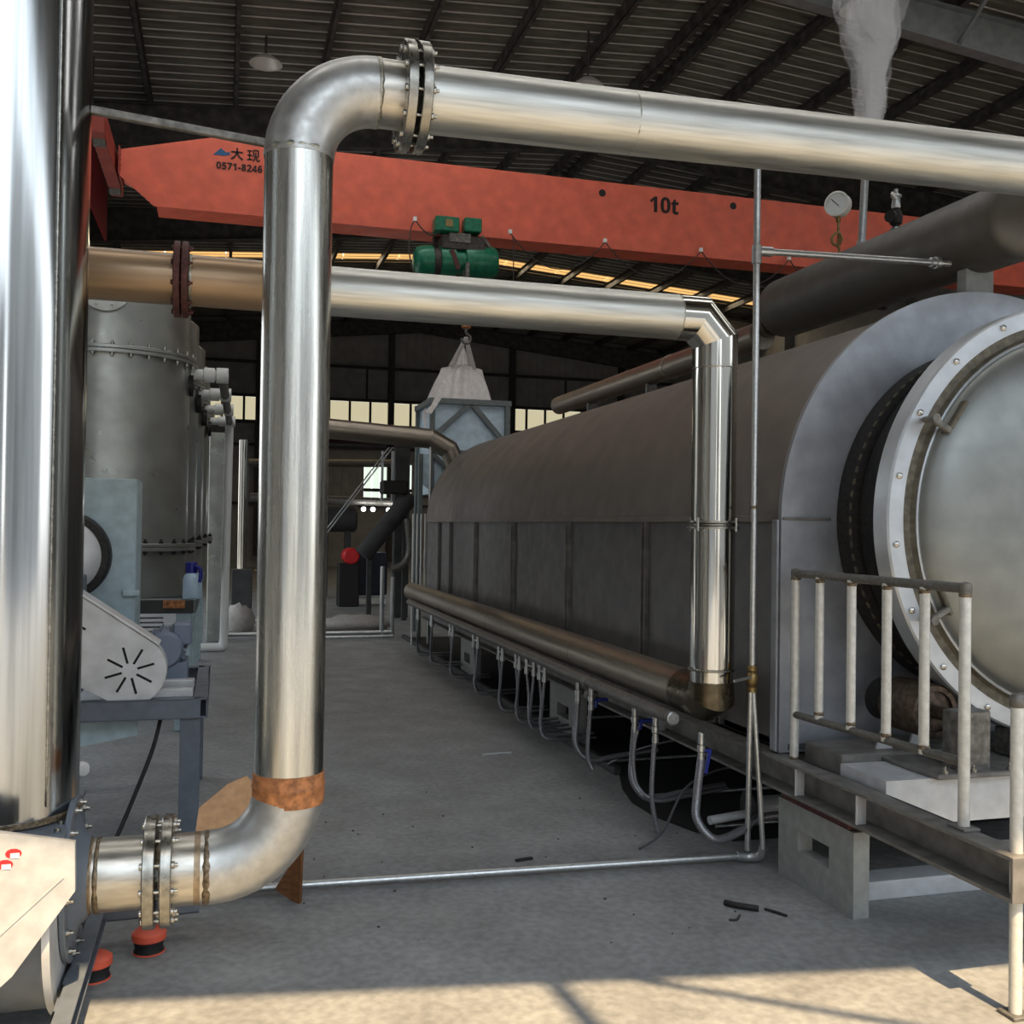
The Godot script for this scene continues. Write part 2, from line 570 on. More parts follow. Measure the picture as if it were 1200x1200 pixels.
# ---------------------------------------------------------------- the scene
func _ready() -> void:
	rng.seed = 7
	# camera, sky, sun, exposure
	var cam := Camera3D.new()
	cam.name = "camera"
	cam.fov = 53.13
	cam.near = 0.05
	cam.far = 200.0
	add_child(cam)
	cam.position = V(0, 1.6, 0)
	var yaw := deg_to_rad(15.8)
	var fw := V(sin(yaw) * cos(deg_to_rad(0.8)), sin(deg_to_rad(0.8)), -cos(yaw) * cos(deg_to_rad(0.8)))
	var r0 := V(cos(yaw), 0, sin(yaw))
	var u0 := r0.cross(fw)
	var roll := deg_to_rad(0.8)
	cam.basis = Basis(r0 * cos(roll) + u0 * sin(roll), u0 * cos(roll) - r0 * sin(roll), -fw)
	cam.current = true

	var we := WorldEnvironment.new()
	we.name = "surroundings"
	var e := Environment.new()
	var sky := Sky.new()
	var sm := ProceduralSkyMaterial.new()
	sm.sky_top_color = Color(0.80, 0.85, 0.90)
	sm.sky_horizon_color = Color(0.94, 0.94, 0.93)
	sm.ground_bottom_color = Color(0.45, 0.43, 0.40)
	sm.ground_horizon_color = Color(0.80, 0.80, 0.80)
	sm.sky_energy_multiplier = 1.0
	sky.sky_material = sm
	e.sky = sky
	e.background_mode = Environment.BG_SKY
	e.background_energy_multiplier = 1.6
	e.tonemap_mode = Environment.TONE_MAPPER_LINEAR
	e.tonemap_exposure = 2.7
	e.sdfgi_enabled = true
	e.ssao_enabled = true
	e.ssil_enabled = true
	e.volumetric_fog_enabled = true
	e.volumetric_fog_density = 0.0
	we.environment = e
	add_child(we)

	var sun := DirectionalLight3D.new()
	sun.name = "sun"
	sun.light_color = Color(1.0, 0.87, 0.68)
	sun.light_energy = 1.5
	sun.light_angular_distance = 0.6
	sun.shadow_enabled = true
	add_child(sun)
	var el := deg_to_rad(55.0)
	var az := deg_to_rad(4.0)
	sun.look_at_from_position(V(0, 0, 0), V(-sin(az) * cos(el), -sin(el), -cos(az) * cos(el)), Vector3.UP)

	make_materials()
	build_hall()
	build_furnace()
	build_duct_run()
	build_second_duct()
	build_furnace_services()
	build_steam_drum()
	build_railings()
	build_crane()
	build_hopper()
	build_near_fan()
	build_far_fan()
	build_tanks()
	build_far_end()
	build_small_things()
	build_steam()

# ---------------------------------------------------------------- hall
const XL := -3.4
const XR := 17.4
const XM := 7.0
const ZB := -38.2
const ZF := 0.25
const EAVE := 8.75
const RIDGE := 9.5

func roof_y(x: float) -> float:
	return RIDGE - (RIDGE - EAVE) * absf(x - XM) / (XM - XL)

func build_hall() -> void:
	struct("floor", Sh.new().box(V((XL + XR) / 2, -0.1, (ZB + ZF) / 2), V(XR - XL + 0.6, 0.2, ZF - ZB + 0.6), 0.0), M.concrete)
	var gd := Sh.new()
	gd.box(V(7, -0.13, 40.3), V(120, 0.2, 79.4), 0.0)
	gd.box(V(-28.4, -0.13, -29.4), V(49.2, 0.2, 60.0), 0.0)
	struct("ground", gd, M.yard)
	# buildings across the yard, behind the camera: the steel mirrors them
	var bl := [[-30.0, -5.7, 19.0, 17.0], [-4.6, 3.0, 8.0, 24.0], [5.2, 40.0, 11.0, 19.0]]
	for q in bl:
		struct("yard_wall", Sh.new().box(V((q[0] + q[1]) / 2, q[2] / 2 - 0.03, q[3] + 4.0), V(q[1] - q[0], q[2], 8.0), 0.0), M.wall_sheet)
	struct("yard_wall", Sh.new().box(V(-26, 3.5, -8), V(6, 7, 50), 0.0), M.wall_sheet)
	# a post in the yard and a wire over the doorway, whose shadows cross the sunlit floor
	struct("trim_1", Sh.new().cyl(V(1.48, -0.03, 1.3), V(1.48, 7.6, 1.3), 0.04, 14), M.roof_steel)
	struct("trim_2", Sh.new().cyl(V(0.55, 4.95, -0.75), V(5.6, 3.6, 2.0), 0.02, 8), M.cable_black)
	struct("trim_3", Sh.new().cyl(V(5.6, -0.03, 2.0), V(5.6, 3.7, 2.0), 0.05, 12), M.roof_steel)
	# walls of ribbed sheet
	for side in [[XL, "wall_left", 1.0], [XR, "wall_right", -1.0]]:
		var s := Sh.new()
		var x: float = side[0]
		var xw: float = x - 0.12 * side[2]
		if side[2] > 0.0:
			# loading doors stand open along the left wall, between its columns
			s.box(V(xw, 4.4 + (EAVE - 4.4) / 2, (ZB + ZF) / 2), V(0.16, EAVE - 4.4, ZF - ZB), 0.0)
			s.box(V(xw, 2.2, (ZB - 22.0) / 2), V(0.16, 4.4, -22.0 - ZB), 0.0)
			s.box(V(xw, 2.2, (ZF - 8.0) / 2), V(0.16, 4.4, ZF + 8.0), 0.0)
			for zz in [-11.0, -17.0]: s.box(V(xw, 2.2, zz), V(0.16, 4.4, 0.5), 0.0)
		else:
			s.box(V(xw, EAVE / 2, (ZB + ZF) / 2), V(0.16, EAVE, ZF - ZB), 0.0)
		var w := struct(side[1], s, M.wall_sheet)
		for k in 7:
			var z := -5.0 - k * 6.0 + 0.0
			var c := Sh.new()
			c.box(V(x + 0.16 * side[2], EAVE / 2, z), V(0.30, EAVE, 0.02), 0.0)
			for d in [-0.1, 0.1]: pass
			c.box(V(x + 0.02 * side[2], EAVE / 2, z), V(0.02, EAVE, 0.24), 0.0)
			c.box(V(x + 0.30 * side[2], EAVE / 2, z), V(0.02, EAVE, 0.24), 0.0)
			obj("column", c, M.rafter_paint, w)
		for y in ([4.5, 6.6] if side[2] > 0.0 else [1.2, 3.0, 4.8, 5.95]):
			obj("girt", Sh.new().box(V(x + 0.02 * side[2], y, (ZB + ZF) / 2), V(0.1, 0.14, ZF - ZB - 0.2), 0.0), M.wall_frame, w)
		obj("crane_runway", Sh.new().bar(V(x + 0.75 * side[2], 5.65, ZF - 1.0), V(x + 0.75 * side[2], 5.65, ZB + 0.5), 0.22, 0.5), M.roof_steel, w)
		for k in 6:
			var z2 := -5.0 - k * 6.0
			obj("bracket", Sh.new().bar(V(x + 0.3 * side[2], 5.3, z2), V(x + 0.9 * side[2], 5.3, z2), 0.2, 0.16), M.roof_steel, w)
	# front wall: a wide doorway, open to the yard
	var f := Sh.new()
	f.box(V(XL + 0.25, 3.1, ZF + 0.08), V(0.9, 6.2, 0.16), 0.0)
	f.box(V(XR - 1.5, 2.5, ZF + 0.08), V(3.4, 5.0, 0.16), 0.0)
	f.prism([V(XL - 0.2, 6.6, ZF), V(3.6, 5.0, ZF), V(XR + 0.2, 5.0, ZF), V(XR + 0.2, EAVE, ZF), V(XM, RIDGE, ZF), V(XL - 0.2, EAVE, ZF)], V(0, 0, 0.16))
	struct("wall_front", f, M.wall_sheet)
	# back wall, ribbed, with a band of windows and a lower lit opening
	var b := Sh.new()
	var wy0 := 5.28
	var wy1 := 6.16
	var dx0 := 5.05
	var dx1 := 6.85
	var dy0 := 2.55
	var dy1 := 3.85
	b.box(V((XL + XR) / 2, 0.6 + (dy0 - 0.6) / 2, ZB), V(XR - XL, dy0 - 0.6, 0.12), 0.0)
	b.box(V((XL + XR) / 2, 0.3, ZB), V(XR - XL, 0.6, 0.14), 0.0)
	b.box(V((XL + dx0) / 2, (dy0 + dy1) / 2, ZB), V(dx0 - XL, dy1 - dy0, 0.12), 0.0)
	b.box(V((XR + dx1) / 2, (dy0 + dy1) / 2, ZB), V(XR - dx1, dy1 - dy0, 0.12), 0.0)
	b.box(V((XL + XR) / 2, (dy1 + wy0) / 2, ZB), V(XR - XL, wy0 - dy1, 0.12), 0.0)
	b.prism([V(XL - 0.2, wy1, ZB - 0.06), V(XR + 0.2, wy1, ZB - 0.06), V(XR + 0.2, EAVE, ZB - 0.06), V(XM, RIDGE, ZB - 0.06), V(XL - 0.2, EAVE, ZB - 0.06)], V(0, 0, 0.12))
	var bw := struct("wall_back", b, M.wall_sheet)
	var ribs := Sh.new()
	var x := XL + 0.15
	while x < XR - 0.1:
		var top := roof_y(x) - 0.05
		ribs.box(V(x, (wy1 + top) / 2, ZB + 0.075), V(0.05, top - wy1, 0.03), 0.0)
		ribs.box(V(x, (dy1 + wy0) / 2, ZB + 0.075), V(0.05, wy0 - dy1, 0.03), 0.0)
		if x < dx0 or x > dx1:
			ribs.box(V(x, (0.6 + dy1) / 2, ZB + 0.075), V(0.05, dy1 - 0.6, 0.03), 0.0)
		x += 0.30
	stuff(obj("sheet_rib", ribs, M.wall_sheet, bw))
	for y in [wy0 - 0.04, wy1 + 0.04, 7.42, 4.42, 2.3]:
		obj("girt", Sh.new().box(V((XL + XR) / 2, y, ZB + 0.14), V(XR - XL, 0.10, 0.12), 0.0), M.wall_frame, bw)
	for px in [1.2, 6.0, 10.7, 15.2]:
		obj("post", Sh.new().box(V(px, 4.5, ZB + 0.2), V(0.22, 8.6 if px > 2 and px < 14 else 8.2, 0.2), 0.0), M.wall_frame, bw)
	for px in [2.6, 5.1, 8.8, 12.9]:
		obj("rail_post", Sh.new().box(V(px, 6.8, ZB + 0.12), V(0.07, 1.2, 0.06), 0.0), M.wall_frame, bw)
	var win := struct("window_1", Sh.new().box(V((XL + XR) / 2, wy0 + 0.02, ZB), V(XR - XL, 0.04, 0.2), 0.0), M.wall_frame)
	x = XL + 0.3
	while x < XR - 0.8:
		obj("pane", Sh.new().box(V(x + 0.36, (wy0 + wy1) / 2, ZB), V(0.70, wy1 - wy0 - 0.02, 0.02), 0.0), M.window_light, win)
		obj("mullion", Sh.new().box(V(x - 0.01, (wy0 + wy1) / 2, ZB + 0.02), V(0.085, wy1 - wy0, 0.08), 0.0), M.wall_frame, win)
		x += 0.76
	var lo := struct("window_2", Sh.new().box(V((dx0 + dx1) / 2, dy0 + 0.33, ZB + 0.04), V(dx1 - dx0, 0.12, 0.1), 0.0), M.wall_frame)
	for k in 6:
		obj("pane", Sh.new().box(V(dx0 + 0.15 + k * 0.3, (dy0 + dy1) / 2, ZB), V(0.27, dy1 - dy0, 0.02), 0.0), M.day_light, lo)
	# roof: ribbed sheets, purlins along the hall, tapered rafters across it
	var rf := Sh.new()
	for sx in [[XL - 0.3, XM], [XM, XR + 0.3]]:
		var a := V(sx[0], roof_y(sx[0]), 0)
		var c := V(sx[1], roof_y(sx[1]), 0)
		rf.prism([V(a.x, a.y, ZF + 0.3), V(c.x, c.y, ZF + 0.3), V(c.x, c.y + 0.12, ZF + 0.3), V(a.x, a.y + 0.12, ZF + 0.3)], V(0, 0, -28.95 - ZF - 0.3))
		rf.prism([V(a.x, a.y, -29.6), V(c.x, c.y, -29.6), V(c.x, c.y + 0.12, -29.6), V(a.x, a.y + 0.12, -29.6)], V(0, 0, ZB - 0.3 + 29.6))
	var roof := struct("ceiling", rf, M.roof_sheet)
	var rib := Sh.new()
	var z := -2.0
	while z > ZB + 0.4:
		for sx in ([[XL, XM], [XM, XR]] if absf(z + 29.25) > 0.55 else []):
			rib.bar(V(sx[0], roof_y(sx[0]) - 0.02, z), V(sx[1], roof_y(sx[1]) - 0.02, z), 0.07, 0.04, 0.0)
		z -= 0.30
	stuff(obj("sheet_rib", rib, M.roof_sheet, roof))
	var wires := Sh.new()
	z = -6.0
	while z > -30.0:
		for sx in [[XL, XM], [XM, XR]]:
			wires.bar(V(sx[0], roof_y(sx[0]) - 0.05, z + rng.randf_range(-0.03, 0.03)), V(sx[1], roof_y(sx[1]) - 0.05, z + rng.randf_range(-0.03, 0.03)), 0.022, 0.012, 0.0)
		z -= 0.30
	stuff(obj("mesh_wire", wires, M.roof_wire, roof))
	# translucent strip across the roof
	for k in 13:
		var xa := XL + 0.2 + k * 1.6
		var xb := minf(xa + 1.56, XR)
		for seg in ([[xa, xb]] if (xa - XM) * (xb - XM) >= 0 else [[xa, XM], [XM, xb]]):
			obj("skylight_window", Sh.new().prism([V(seg[0], roof_y(seg[0]) + 0.02, -28.95), V(seg[1], roof_y(seg[1]) + 0.02, -28.95), V(seg[1], roof_y(seg[1]) + 0.08, -28.95), V(seg[0], roof_y(seg[0]) + 0.08, -28.95)], V(0, 0, -0.65)), M.skylight_light, roof)
	# two more translucent strips nearer the door, with the daylight they let in
	for q in [-4.5, -9.2, -12.6, -29.25]:
		for sd in ([-1.0, 1.0] if q != -12.6 else [-1.0]):
			var xe2: float = XM + sd * 9.6
			var xs: float = XM + sd * (0.5 if q != -12.6 else 2.6)
			var pa := V(xs, roof_y(xs) - 0.07, q)
			var pb := V(xe2, roof_y(xe2) - 0.07, q)
			if q > -20.0: obj("skylight_window", Sh.new().bar(pa, pb, 0.95, 0.02, 0.0), M.skylight_pale, roof)
			var al := AreaLight3D.new()
			al.name = numbered("skylight_daylight", self)
			al.area_size = Vector2(pa.distance_to(pb), 0.95)
			al.light_energy = 3.2 if q > -20.0 else 4.0
			al.light_color = Color(0.97, 0.98, 1.0) if q > -20.0 else Color(1.0, 0.92, 0.78)
			al.area_range = 60.0
			al.area_attenuation = 2.0
			al.shadow_enabled = true
			add_child(al, true)
			var dx: Vector3 = (pb - pa).normalized() * sd
			al.transform = Transform3D(Basis(dx, V(0, 0, 1).cross(dx).cross(dx) * 1.0, V(0, 0, 1).cross(dx)), (pa + pb) / 2 - V(0, 0.03, 0))
	var pl := [-2.7, -1.3, 0.1, 1.45, 2.85, 4.25, 5.6, 6.82, 7.2, 8.5, 9.9, 11.3, 12.7, 14.1, 15.5, 16.8]
	for px in pl:
		var s := Sh.new()
		s.channel(V(px, roof_y(px) - 0.17, ZF), V(px, roof_y(px) - 0.17, ZB), 0.08, 0.22, 0.012, 1.0 if px < XM else -1.0)
		obj("purlin", s, M.roof_steel, roof)
	for rz in [-12.2, -18.2, -24.2, -30.6, -37.6]:
		for sd in [-1.0, 1.0]:
			var xe := XL if sd < 0 else XR
			var s := Sh.new()
			var t := 0.2
			s.prism([V(XM, RIDGE - 0.3, rz - 0.006), V(xe, EAVE - 0.3, rz - 0.006), V(xe, EAVE - 1.05, rz - 0.006), V(XM - sd * -0.0, RIDGE - 0.72, rz - 0.006)], V(0, 0, 0.012))
			s.bar(V(XM, RIDGE - 0.29, rz), V(xe, EAVE - 0.29, rz), t, 0.014, 0.0)
			s.bar(V(XM, RIDGE - 0.73, rz), V(xe, EAVE - 1.06, rz), t, 0.014, 0.0)
			obj("rafter", s, M.rafter_paint if rz > -13 else M.roof_steel, roof)
	# braces between purlins and rafter near the crane
	for bx in [[9.9, 1.3], [12.7, 1.3], [5.6, -1.3]]:
		obj("brace", Sh.new().bar(V(bx[0], roof_y(bx[0]) - 0.28, -12.2 + bx[1] * 0.6), V(bx[0] + 0.05, roof_y(bx[0]) - 0.75, -12.2), 0.05, 0.05, 0.0), M.rafter_paint, roof)
	# high bay lamps, not lit
	var wh := ["unlit white bell lamp under the roof, left of the upright duct's bend", "unlit white bell lamp showing over the top of the overhead duct", "unlit white bell lamp at the top edge, left of the steam"]
	var lp := [V(0.52, 8.55, -15.9), V(5.36, 8.45, -14.95), V(8.0, 8.5, -11.75)]
	for k in 3:
		var t := thing("roof_lamp", lp[k], wh[k], "lamp", "bell lamps under the roof")
		var s := Sh.new()
		s.lathe(lp[k], V(0, 1, 0), [[0.235, 0.0], [0.25, 0.005], [0.2, 0.06], [0.1, 0.13], [0.07, 0.14], [0.0, 0.14]], 24)
		obj("shade", s, M.lamp_metal, t)
		obj("hanger", Sh.new().cyl(lp[k] + V(0, 0.13, 0), V(lp[k].x, roof_y(lp[k].x) - 0.05, lp[k].z), 0.02, 8), M.roof_steel, t)

# ---------------------------------------------------------------- furnace
const FX := 3.72
const FY := 1.66
const FR := 1.12
const FZ := -4.33
const FB := -13.3

func arch(x: float, r: float, n := 40) -> Array:
	var out := []
	for k in n + 1:
		var a := PI * k / n
		out.append(V(x + cos(PI - a) * r, FY + sin(a) * r, 0))
	return out

func build_furnace() -> void:
	var t := thing("furnace", V(FX, 0.54, -8.8), "long grey-brown arched furnace housing running back into the hall behind the railing", "furnace")
	# arched upper shell
	var s := Sh.new()
	var rows := []
	for e in 2:
		var row := []
		var k := 0
		for p in arch(FX, FR):
			row.append([p + V(0, 0, FZ - 0.04 if e == 0 else FB), V(p.x - FX, p.y - FY, 0).normalized(), Vector2(k / 10.0, e * 9.0)])
			k += 1
		rows.append(row)
	s.strips(rows)
	var rows2 := []
	for e in 2:
		var row := []
		for p in arch(FX, FR - 0.03): row.append([p + V(0, 0, FZ - 0.04 if e == 0 else FB), -V(p.x - FX, p.y - FY, 0).normalized(), Vector2.ZERO])
		rows2.append(row)
	s.strips(rows2)
	obj("upper_shell", s, M.shell_paint, t)
	obj("seam_strip", Sh.new().box(V(FX - FR - 0.008, FY - 0.005, (FZ + FB) / 2), V(0.03, 0.035, FZ - FB - 0.1), 0.003), M.shell_paint, t)
	# lower side: flat panels between upright battens
	var edges := [-4.42, -5.0, -6.03, -7.52, -9.08, -10.53, -11.75, -12.4, -13.28]
	for k in edges.size() - 1:
		var za: float = edges[k]
		var zb: float = edges[k + 1]
		obj("side_panel", Sh.new().box(V(FX - FR + 0.015, (0.55 + FY - 0.02) / 2, (za + zb) / 2), V(0.03, FY - 0.57, za - zb - 0.012), 0.004), M.panel_paint, t)
		if k > 0:
			var b := Sh.new()
			b.box(V(FX - FR - 0.012, (0.56 + FY - 0.02) / 2, za + 0.03), V(0.035, FY - 0.58, 0.012), 0.002)
			b.box(V(FX - FR - 0.012, (0.56 + FY - 0.02) / 2, za - 0.03), V(0.035, FY - 0.58, 0.012), 0.002)
			obj("batten", b, M.skid_paint if k in [2, 3, 4, 5] else M.panel_paint, t)
	obj("far_side", Sh.new().box(V(FX + FR - 0.015, (0.55 + FY) / 2, (FZ + FB) / 2), V(0.03, FY - 0.55, FZ - FB), 0.0), M.panel_paint, t)
	obj("bottom", Sh.new().box(V(FX, 0.57, (FZ + FB) / 2), V(FR * 2, 0.03, FZ - FB), 0.0), M.panel_paint, t)
	var back := [V(FX - FR, 0.55, FB)]
	for p in arch(FX, FR): back.append(p + V(0, 0, FB))
	back.append(V(FX + FR, 0.55, FB))
	obj("end_plate", Sh.new().prism(back, V(0, 0, -0.03)), M.panel_paint, t)
	var cp := Sh.new()
	cp.box(V(2.565, 1.10, -4.385), V(0.05, 1.10, 0.012), 0.002)
	cp.box(V(2.545, 1.10, -4.365), V(0.012, 1.10, 0.05), 0.002)
	obj("corner_post", cp, M.plate_paint, t)
	# front plate with its round mouth
	var pl := Sh.new()
	var hr := 0.825
	var hc := V(FX, 1.655, FZ)
	var n := 96
	var pr := FR + 0.045
	var pts_o := []
	var pts_i := []
	for k in n:
		var a := TAU * k / n
		var d := V(cos(a), sin(a), 0)
		pts_i.append(hc + d * hr)
		var ro := pr
		if d.y < 0.0:
			ro = minf(pr / maxf(absf(d.x), 1e-5), (hc.y - 0.545) / maxf(-d.y, 1e-5))
		pts_o.append(hc + d * ro)
	for sgn in [-1.0, 1.0]:
		var co := V(FX + sgn * pr, 0.545, FZ)
		var best := 0
		for k in n:
			if pts_o[k].distance_to(co) < pts_o[best].distance_to(co): best = k
		pts_o[best] = co
	for k in n:
		var k2 := (k + 1) % n
		var bk := V(0, 0, -0.03)
		var mids: Vector3 = (pts_o[k] + pts_o[k2]) * 0.5 - hc
		pl.poly([pts_i[k], pts_o[k], pts_o[k2], pts_i[k2]], V(0, 0, 1))
		pl.poly([pts_i[k] + bk, pts_o[k] + bk, pts_o[k2] + bk, pts_i[k2] + bk], V(0, 0, -1))
		pl.poly([pts_o[k], pts_o[k2], pts_o[k2] + bk, pts_o[k] + bk], mids)
		pl.poly([pts_i[k], pts_i[k2], pts_i[k2] + bk, pts_i[k] + bk], -mids)
	obj("front_plate", pl, M.plate_paint, t)
	obj("plate_joint", Sh.new().box(V(FX - 1.03, 1.655, FZ + 0.004), V(0.26, 0.012, 0.012), 0.002), M.skid_paint, t)

	# rotary drum with its ring and dished head
	var d := thing("rotary_drum", V(FX, 1.655, -3.8), "round steel drum end with a bolted silver ring and dished cover", "drum")
	var c := V(FX, 1.655, 0)
	obj("barrel", Sh.new().lathe(c + V(0, 0, -4.9), V(0, 0, 1), [[0.79, 0.0], [0.79, 1.05]], 64), M.seal_dark, d)
	var seal := Sh.new()
	seal.lathe(c + V(0, 0, -4.325), V(0, 0, 1), [[0.80, 0.0], [0.868, 0.0], [0.865, 0.10], [0.858, 0.105], [0.80, 0.115], [0.80, 0.1]], 72)
	obj("seal_ring", seal, M.seal_dark, d)
	var teeth := Sh.new()
	for k in 90:
		var a := TAU * k / 90.0
		var u := V(cos(a), sin(a), 0)
		teeth.box(c + u * 0.863 + V(0, 0, -4.222), V(0.010, 0.030, 0.016), 0.003, Basis(u, V(0, 0, 1).cross(u), V(0, 0, 1)))
	stuff(obj("seal_tooth", teeth, M.gasket, d))
	obj("seal_band", Sh.new().lathe(c + V(0, 0, -4.2), V(0, 0, 1), [[0.82, 0.0], [0.84, 0.02], [0.875, 0.16], [0.86, 0.20], [0.80, 0.21]], 72), M.black_rubber, d)
	obj("riding_ring", Sh.new().lathe(c + V(0, 0, -3.885), V(0, 0, 1), [[0.80, 0.0], [0.974, 0.0], [0.98, 0.006], [0.98, 0.098], [0.972, 0.106], [0.902, 0.106], [0.90, 0.05]], 128), M.ring_steel, d)
	var first: MeshInstance3D
	for k in 20:
		var a := TAU * (k + 0.37) / 20.0
		var p := c + V(cos(a) * 0.943, sin(a) * 0.943, -3.779)
		if first == null:
			var s2 := Sh.new()
			s2.lathe(p, V(0, 0, 1), [[0.014, -0.002], [0.014, 0.007], [0.010, 0.011], [0.0, 0.012]], 12)
			first = obj("rivet", s2, M.bolt_steel, d)
			first.set_meta("at", p)
		else:
			like(first, p - (first.get_meta("at") as Vector3), d)
	first.remove_meta("at")
	obj("gasket_ring", Sh.new().lathe(c + V(0, 0, -3.84), V(0, 0, 1), [[0.90, 0.0], [0.90, 0.045], [0.86, 0.05], [0.845, 0.07]], 96), M.gasket, d)
	obj("cover_lip", Sh.new().lathe(c + V(0, 0, -3.775), V(0, 0, 1), [[0.846, -0.01], [0.849, 0.012], [0.843, 0.016], [0.836, 0.012], [0.832, 0.0]], 96), M.ring_steel, d)
	var prof := []
	for k in 13:
		var a := k / 12.0
		prof.append([0.838 * cos(a * PI / 2), 0.0 + 0.17 * sin(a * PI / 2)])
	prof[12][0] = 0.0
	obj("dished_cover", Sh.new().lathe(c + V(0, 0, -3.775), V(0, 0, 1), prof, 96), M.head_steel, d)
	for ca in [152.0, 208.0]:
		var a2 := deg_to_rad(ca)
		var u := V(cos(a2), sin(a2), 0)
		var q := c + u * 0.87 + V(0, 0, -3.75)
		var cl := Sh.new()
		var bb := Basis(u, V(0, 0, 1).cross(u), V(0, 0, 1))
		cl.cyl(q + u * 0.045 + V(0, 0, -0.02), q + u * 0.045 + V(0, 0, 0.05), 0.014, 10)
		cl.box(q + V(0, 0, 0.035), V(0.12, 0.03, 0.02), 0.005, bb)
		cl.lathe(q + u * 0.045 + V(0, 0, 0.045), V(0, 0, 1), [[0.022, 0.0], [0.022, 0.02], [0.0, 0.02]], 6)
		cl.box(q - u * 0.045 + V(0, 0, 0.015), V(0.025, 0.03, 0.05), 0.005, bb)
		obj("clamp", cl, M.rough_steel, d)
	for lk in [[146.0, 0.81], [205.0, 0.81]]:
		var a3 := deg_to_rad(lk[0])
		var u := V(cos(a3), sin(a3), 0)
		obj("lifting_lug", Sh.new().box(c + u * lk[1] + V(0, 0, -3.735), V(0.02, 0.15, 0.05), 0.008, Basis(u, V(0, 0, 1).cross(u), V(0, 0, 1))), M.gasket, d)

	# skid under the furnace
	var k := thing("skid_frame", V(2.5, 0.39, -8.0), "long grey channel steel base frame under the furnace, its end reaching past the railing", "base frame")
	obj("side_beam", Sh.new().channel(V(2.55, 0.465, -2.79), V(2.55, 0.465, FB), 0.10, 0.15, 0.014, -1.0), M.skid_paint, k)
	obj("beam_end", Sh.new().box(V(2.55, 0.465, -2.784), V(0.10, 0.15, 0.012), 0.002), M.skid_paint, k)
	obj("side_beam", Sh.new().channel(V(4.85, 0.465, -2.9), V(4.85, 0.465, FB), 0.10, 0.15, 0.014, 1.0), M.skid_paint, k)
	for z in [-3.64, -4.1, -5.6]:
		obj("stiffener", Sh.new().box(V(2.525, 0.465, z), V(0.045, 0.12, 0.012), 0.002), M.light_paint, k)
	for z in [-4.4, -5.8, -7.2, -8.6, -10.0, -11.4, -12.8]:
		obj("cross_beam", Sh.new().bar(V(2.6, 0.47, z), V(4.8, 0.47, z), 0.1, 0.13), M.skid_paint, k)
	obj("deck_plate", Sh.new().box(V(3.75, 0.5, -4.05), V(2.2, 0.02, 0.5), 0.003), M.skid_paint, k)
	obj("step_box", Sh.new().box(V(3.33, 0.555, -4.08), V(1.40, 0.13, 0.30), 0.006), M.skid_paint, k)
	obj("end_beam", Sh.new().bar(V(2.6, 0.46, -2.95), V(4.8, 0.46, -2.95), 0.1, 0.13), M.skid_paint, k)

	# roller and its bearing base
	var ro := thing("support_roller", V(3.02, 0.56, -3.75), "brown steel support roller on grey bearing block beneath the silver ring", "roller")
	var base := Sh.new()
	base.prism([V(2.615, 0.40, -3.60), V(3.9, 0.40, -3.60), V(3.9, 0.585, -3.60), V(2.615, 0.585, -3.60)], V(0, 0, -0.32))
	obj("base_box", base, M.light_paint, ro)
	obj("top_plate", Sh.new().box(V(3.28, 0.596, -3.77), V(0.90, 0.02, 0.42), 0.004), M.skid_paint, ro)
	obj("roller", Sh.new().lathe(V(3.015, 0.815, -4.06), V(0, 0, 1), [[0.0, 0.0], [0.112, 0.0], [0.12, 0.008], [0.12, 0.24], [0.112, 0.25], [0.09, 0.25], [0.088, 0.235], [0.03, 0.235], [0.03, 0.42], [0.0, 0.42]], 40), M.roller_steel, ro)
	obj("roller_core", Sh.new().lathe(V(3.015, 0.815, -4.18), V(0, 0, 1), [[0.0, 0.0], [0.10, 0.0], [0.10, 0.12], [0.0, 0.12]], 32), M.black_rubber, ro)
	obj("bearing_block", Sh.new().box(V(3.05, 0.725, -3.66), V(0.165, 0.25, 0.10), 0.005), M.rough_steel, ro)
	obj("bearing_cap", Sh.new().lathe(V(3.05, 0.765, -3.611), V(0, 0, 1), [[0.052, 0.0], [0.052, 0.004], [0.0, 0.004]], 24), M.rough_steel, ro)
	for q in [[2.86, 0.0], [3.03, -0.0]]:
		obj("bracket_plate", Sh.new().prism([V(q[0] - 0.01, 0.605, -4.0), V(q[0] + 0.09, 0.605, -4.0), V(q[0] + 0.02, 0.70, -4.0)], V(0, 0, -0.012)), M.light_paint, ro)
	for q in [2.88, 2.95, 3.02, 3.2]:
		obj("bolt", Sh.new().lathe(V(q, 0.606, -3.58), V(0, 1, 0), [[0.014, 0.0], [0.014, 0.014], [0.006, 0.014], [0.006, 0.03], [0.0, 0.03]], 6), M.bolt_steel, ro)
	obj("far_block", Sh.new().box(V(3.55, 0.67, -3.8), V(0.35, 0.12, 0.14), 0.005), M.rough_steel, ro)

	# plinths
	var spots := [[-3.69, -4.28, "light grey slotted support block under the near end of the furnace frame", 0.355], [-7.1, -7.75, "grey slotted support block under the middle of the furnace, near the looped hoses", 0.385], [-10.3, -10.9, "small grey support block under the far part of the furnace", 0.385]]
	for q in spots:
		var h: float = q[3]
		var p := thing("support_block", V(2.56, 0, q[0]), q[2], "support block", "slotted blocks under the furnace frame")
		var bs := Sh.new()
		var za: float = q[0]
		var zb: float = q[1]
		var ln := za - zb
		var h0 := za - ln * 0.30
		var h1 := za - ln * 0.72
		bs.box(V(2.565, h / 2, (za + h0) / 2), V(0.075, h, za - h0), 0.0)
		bs.box(V(2.565, h / 2, (h1 + zb) / 2), V(0.075, h, h1 - zb), 0.0)
		bs.box(V(2.565, 0.075, (h0 + h1) / 2), V(0.075, 0.15, h0 - h1), 0.0)
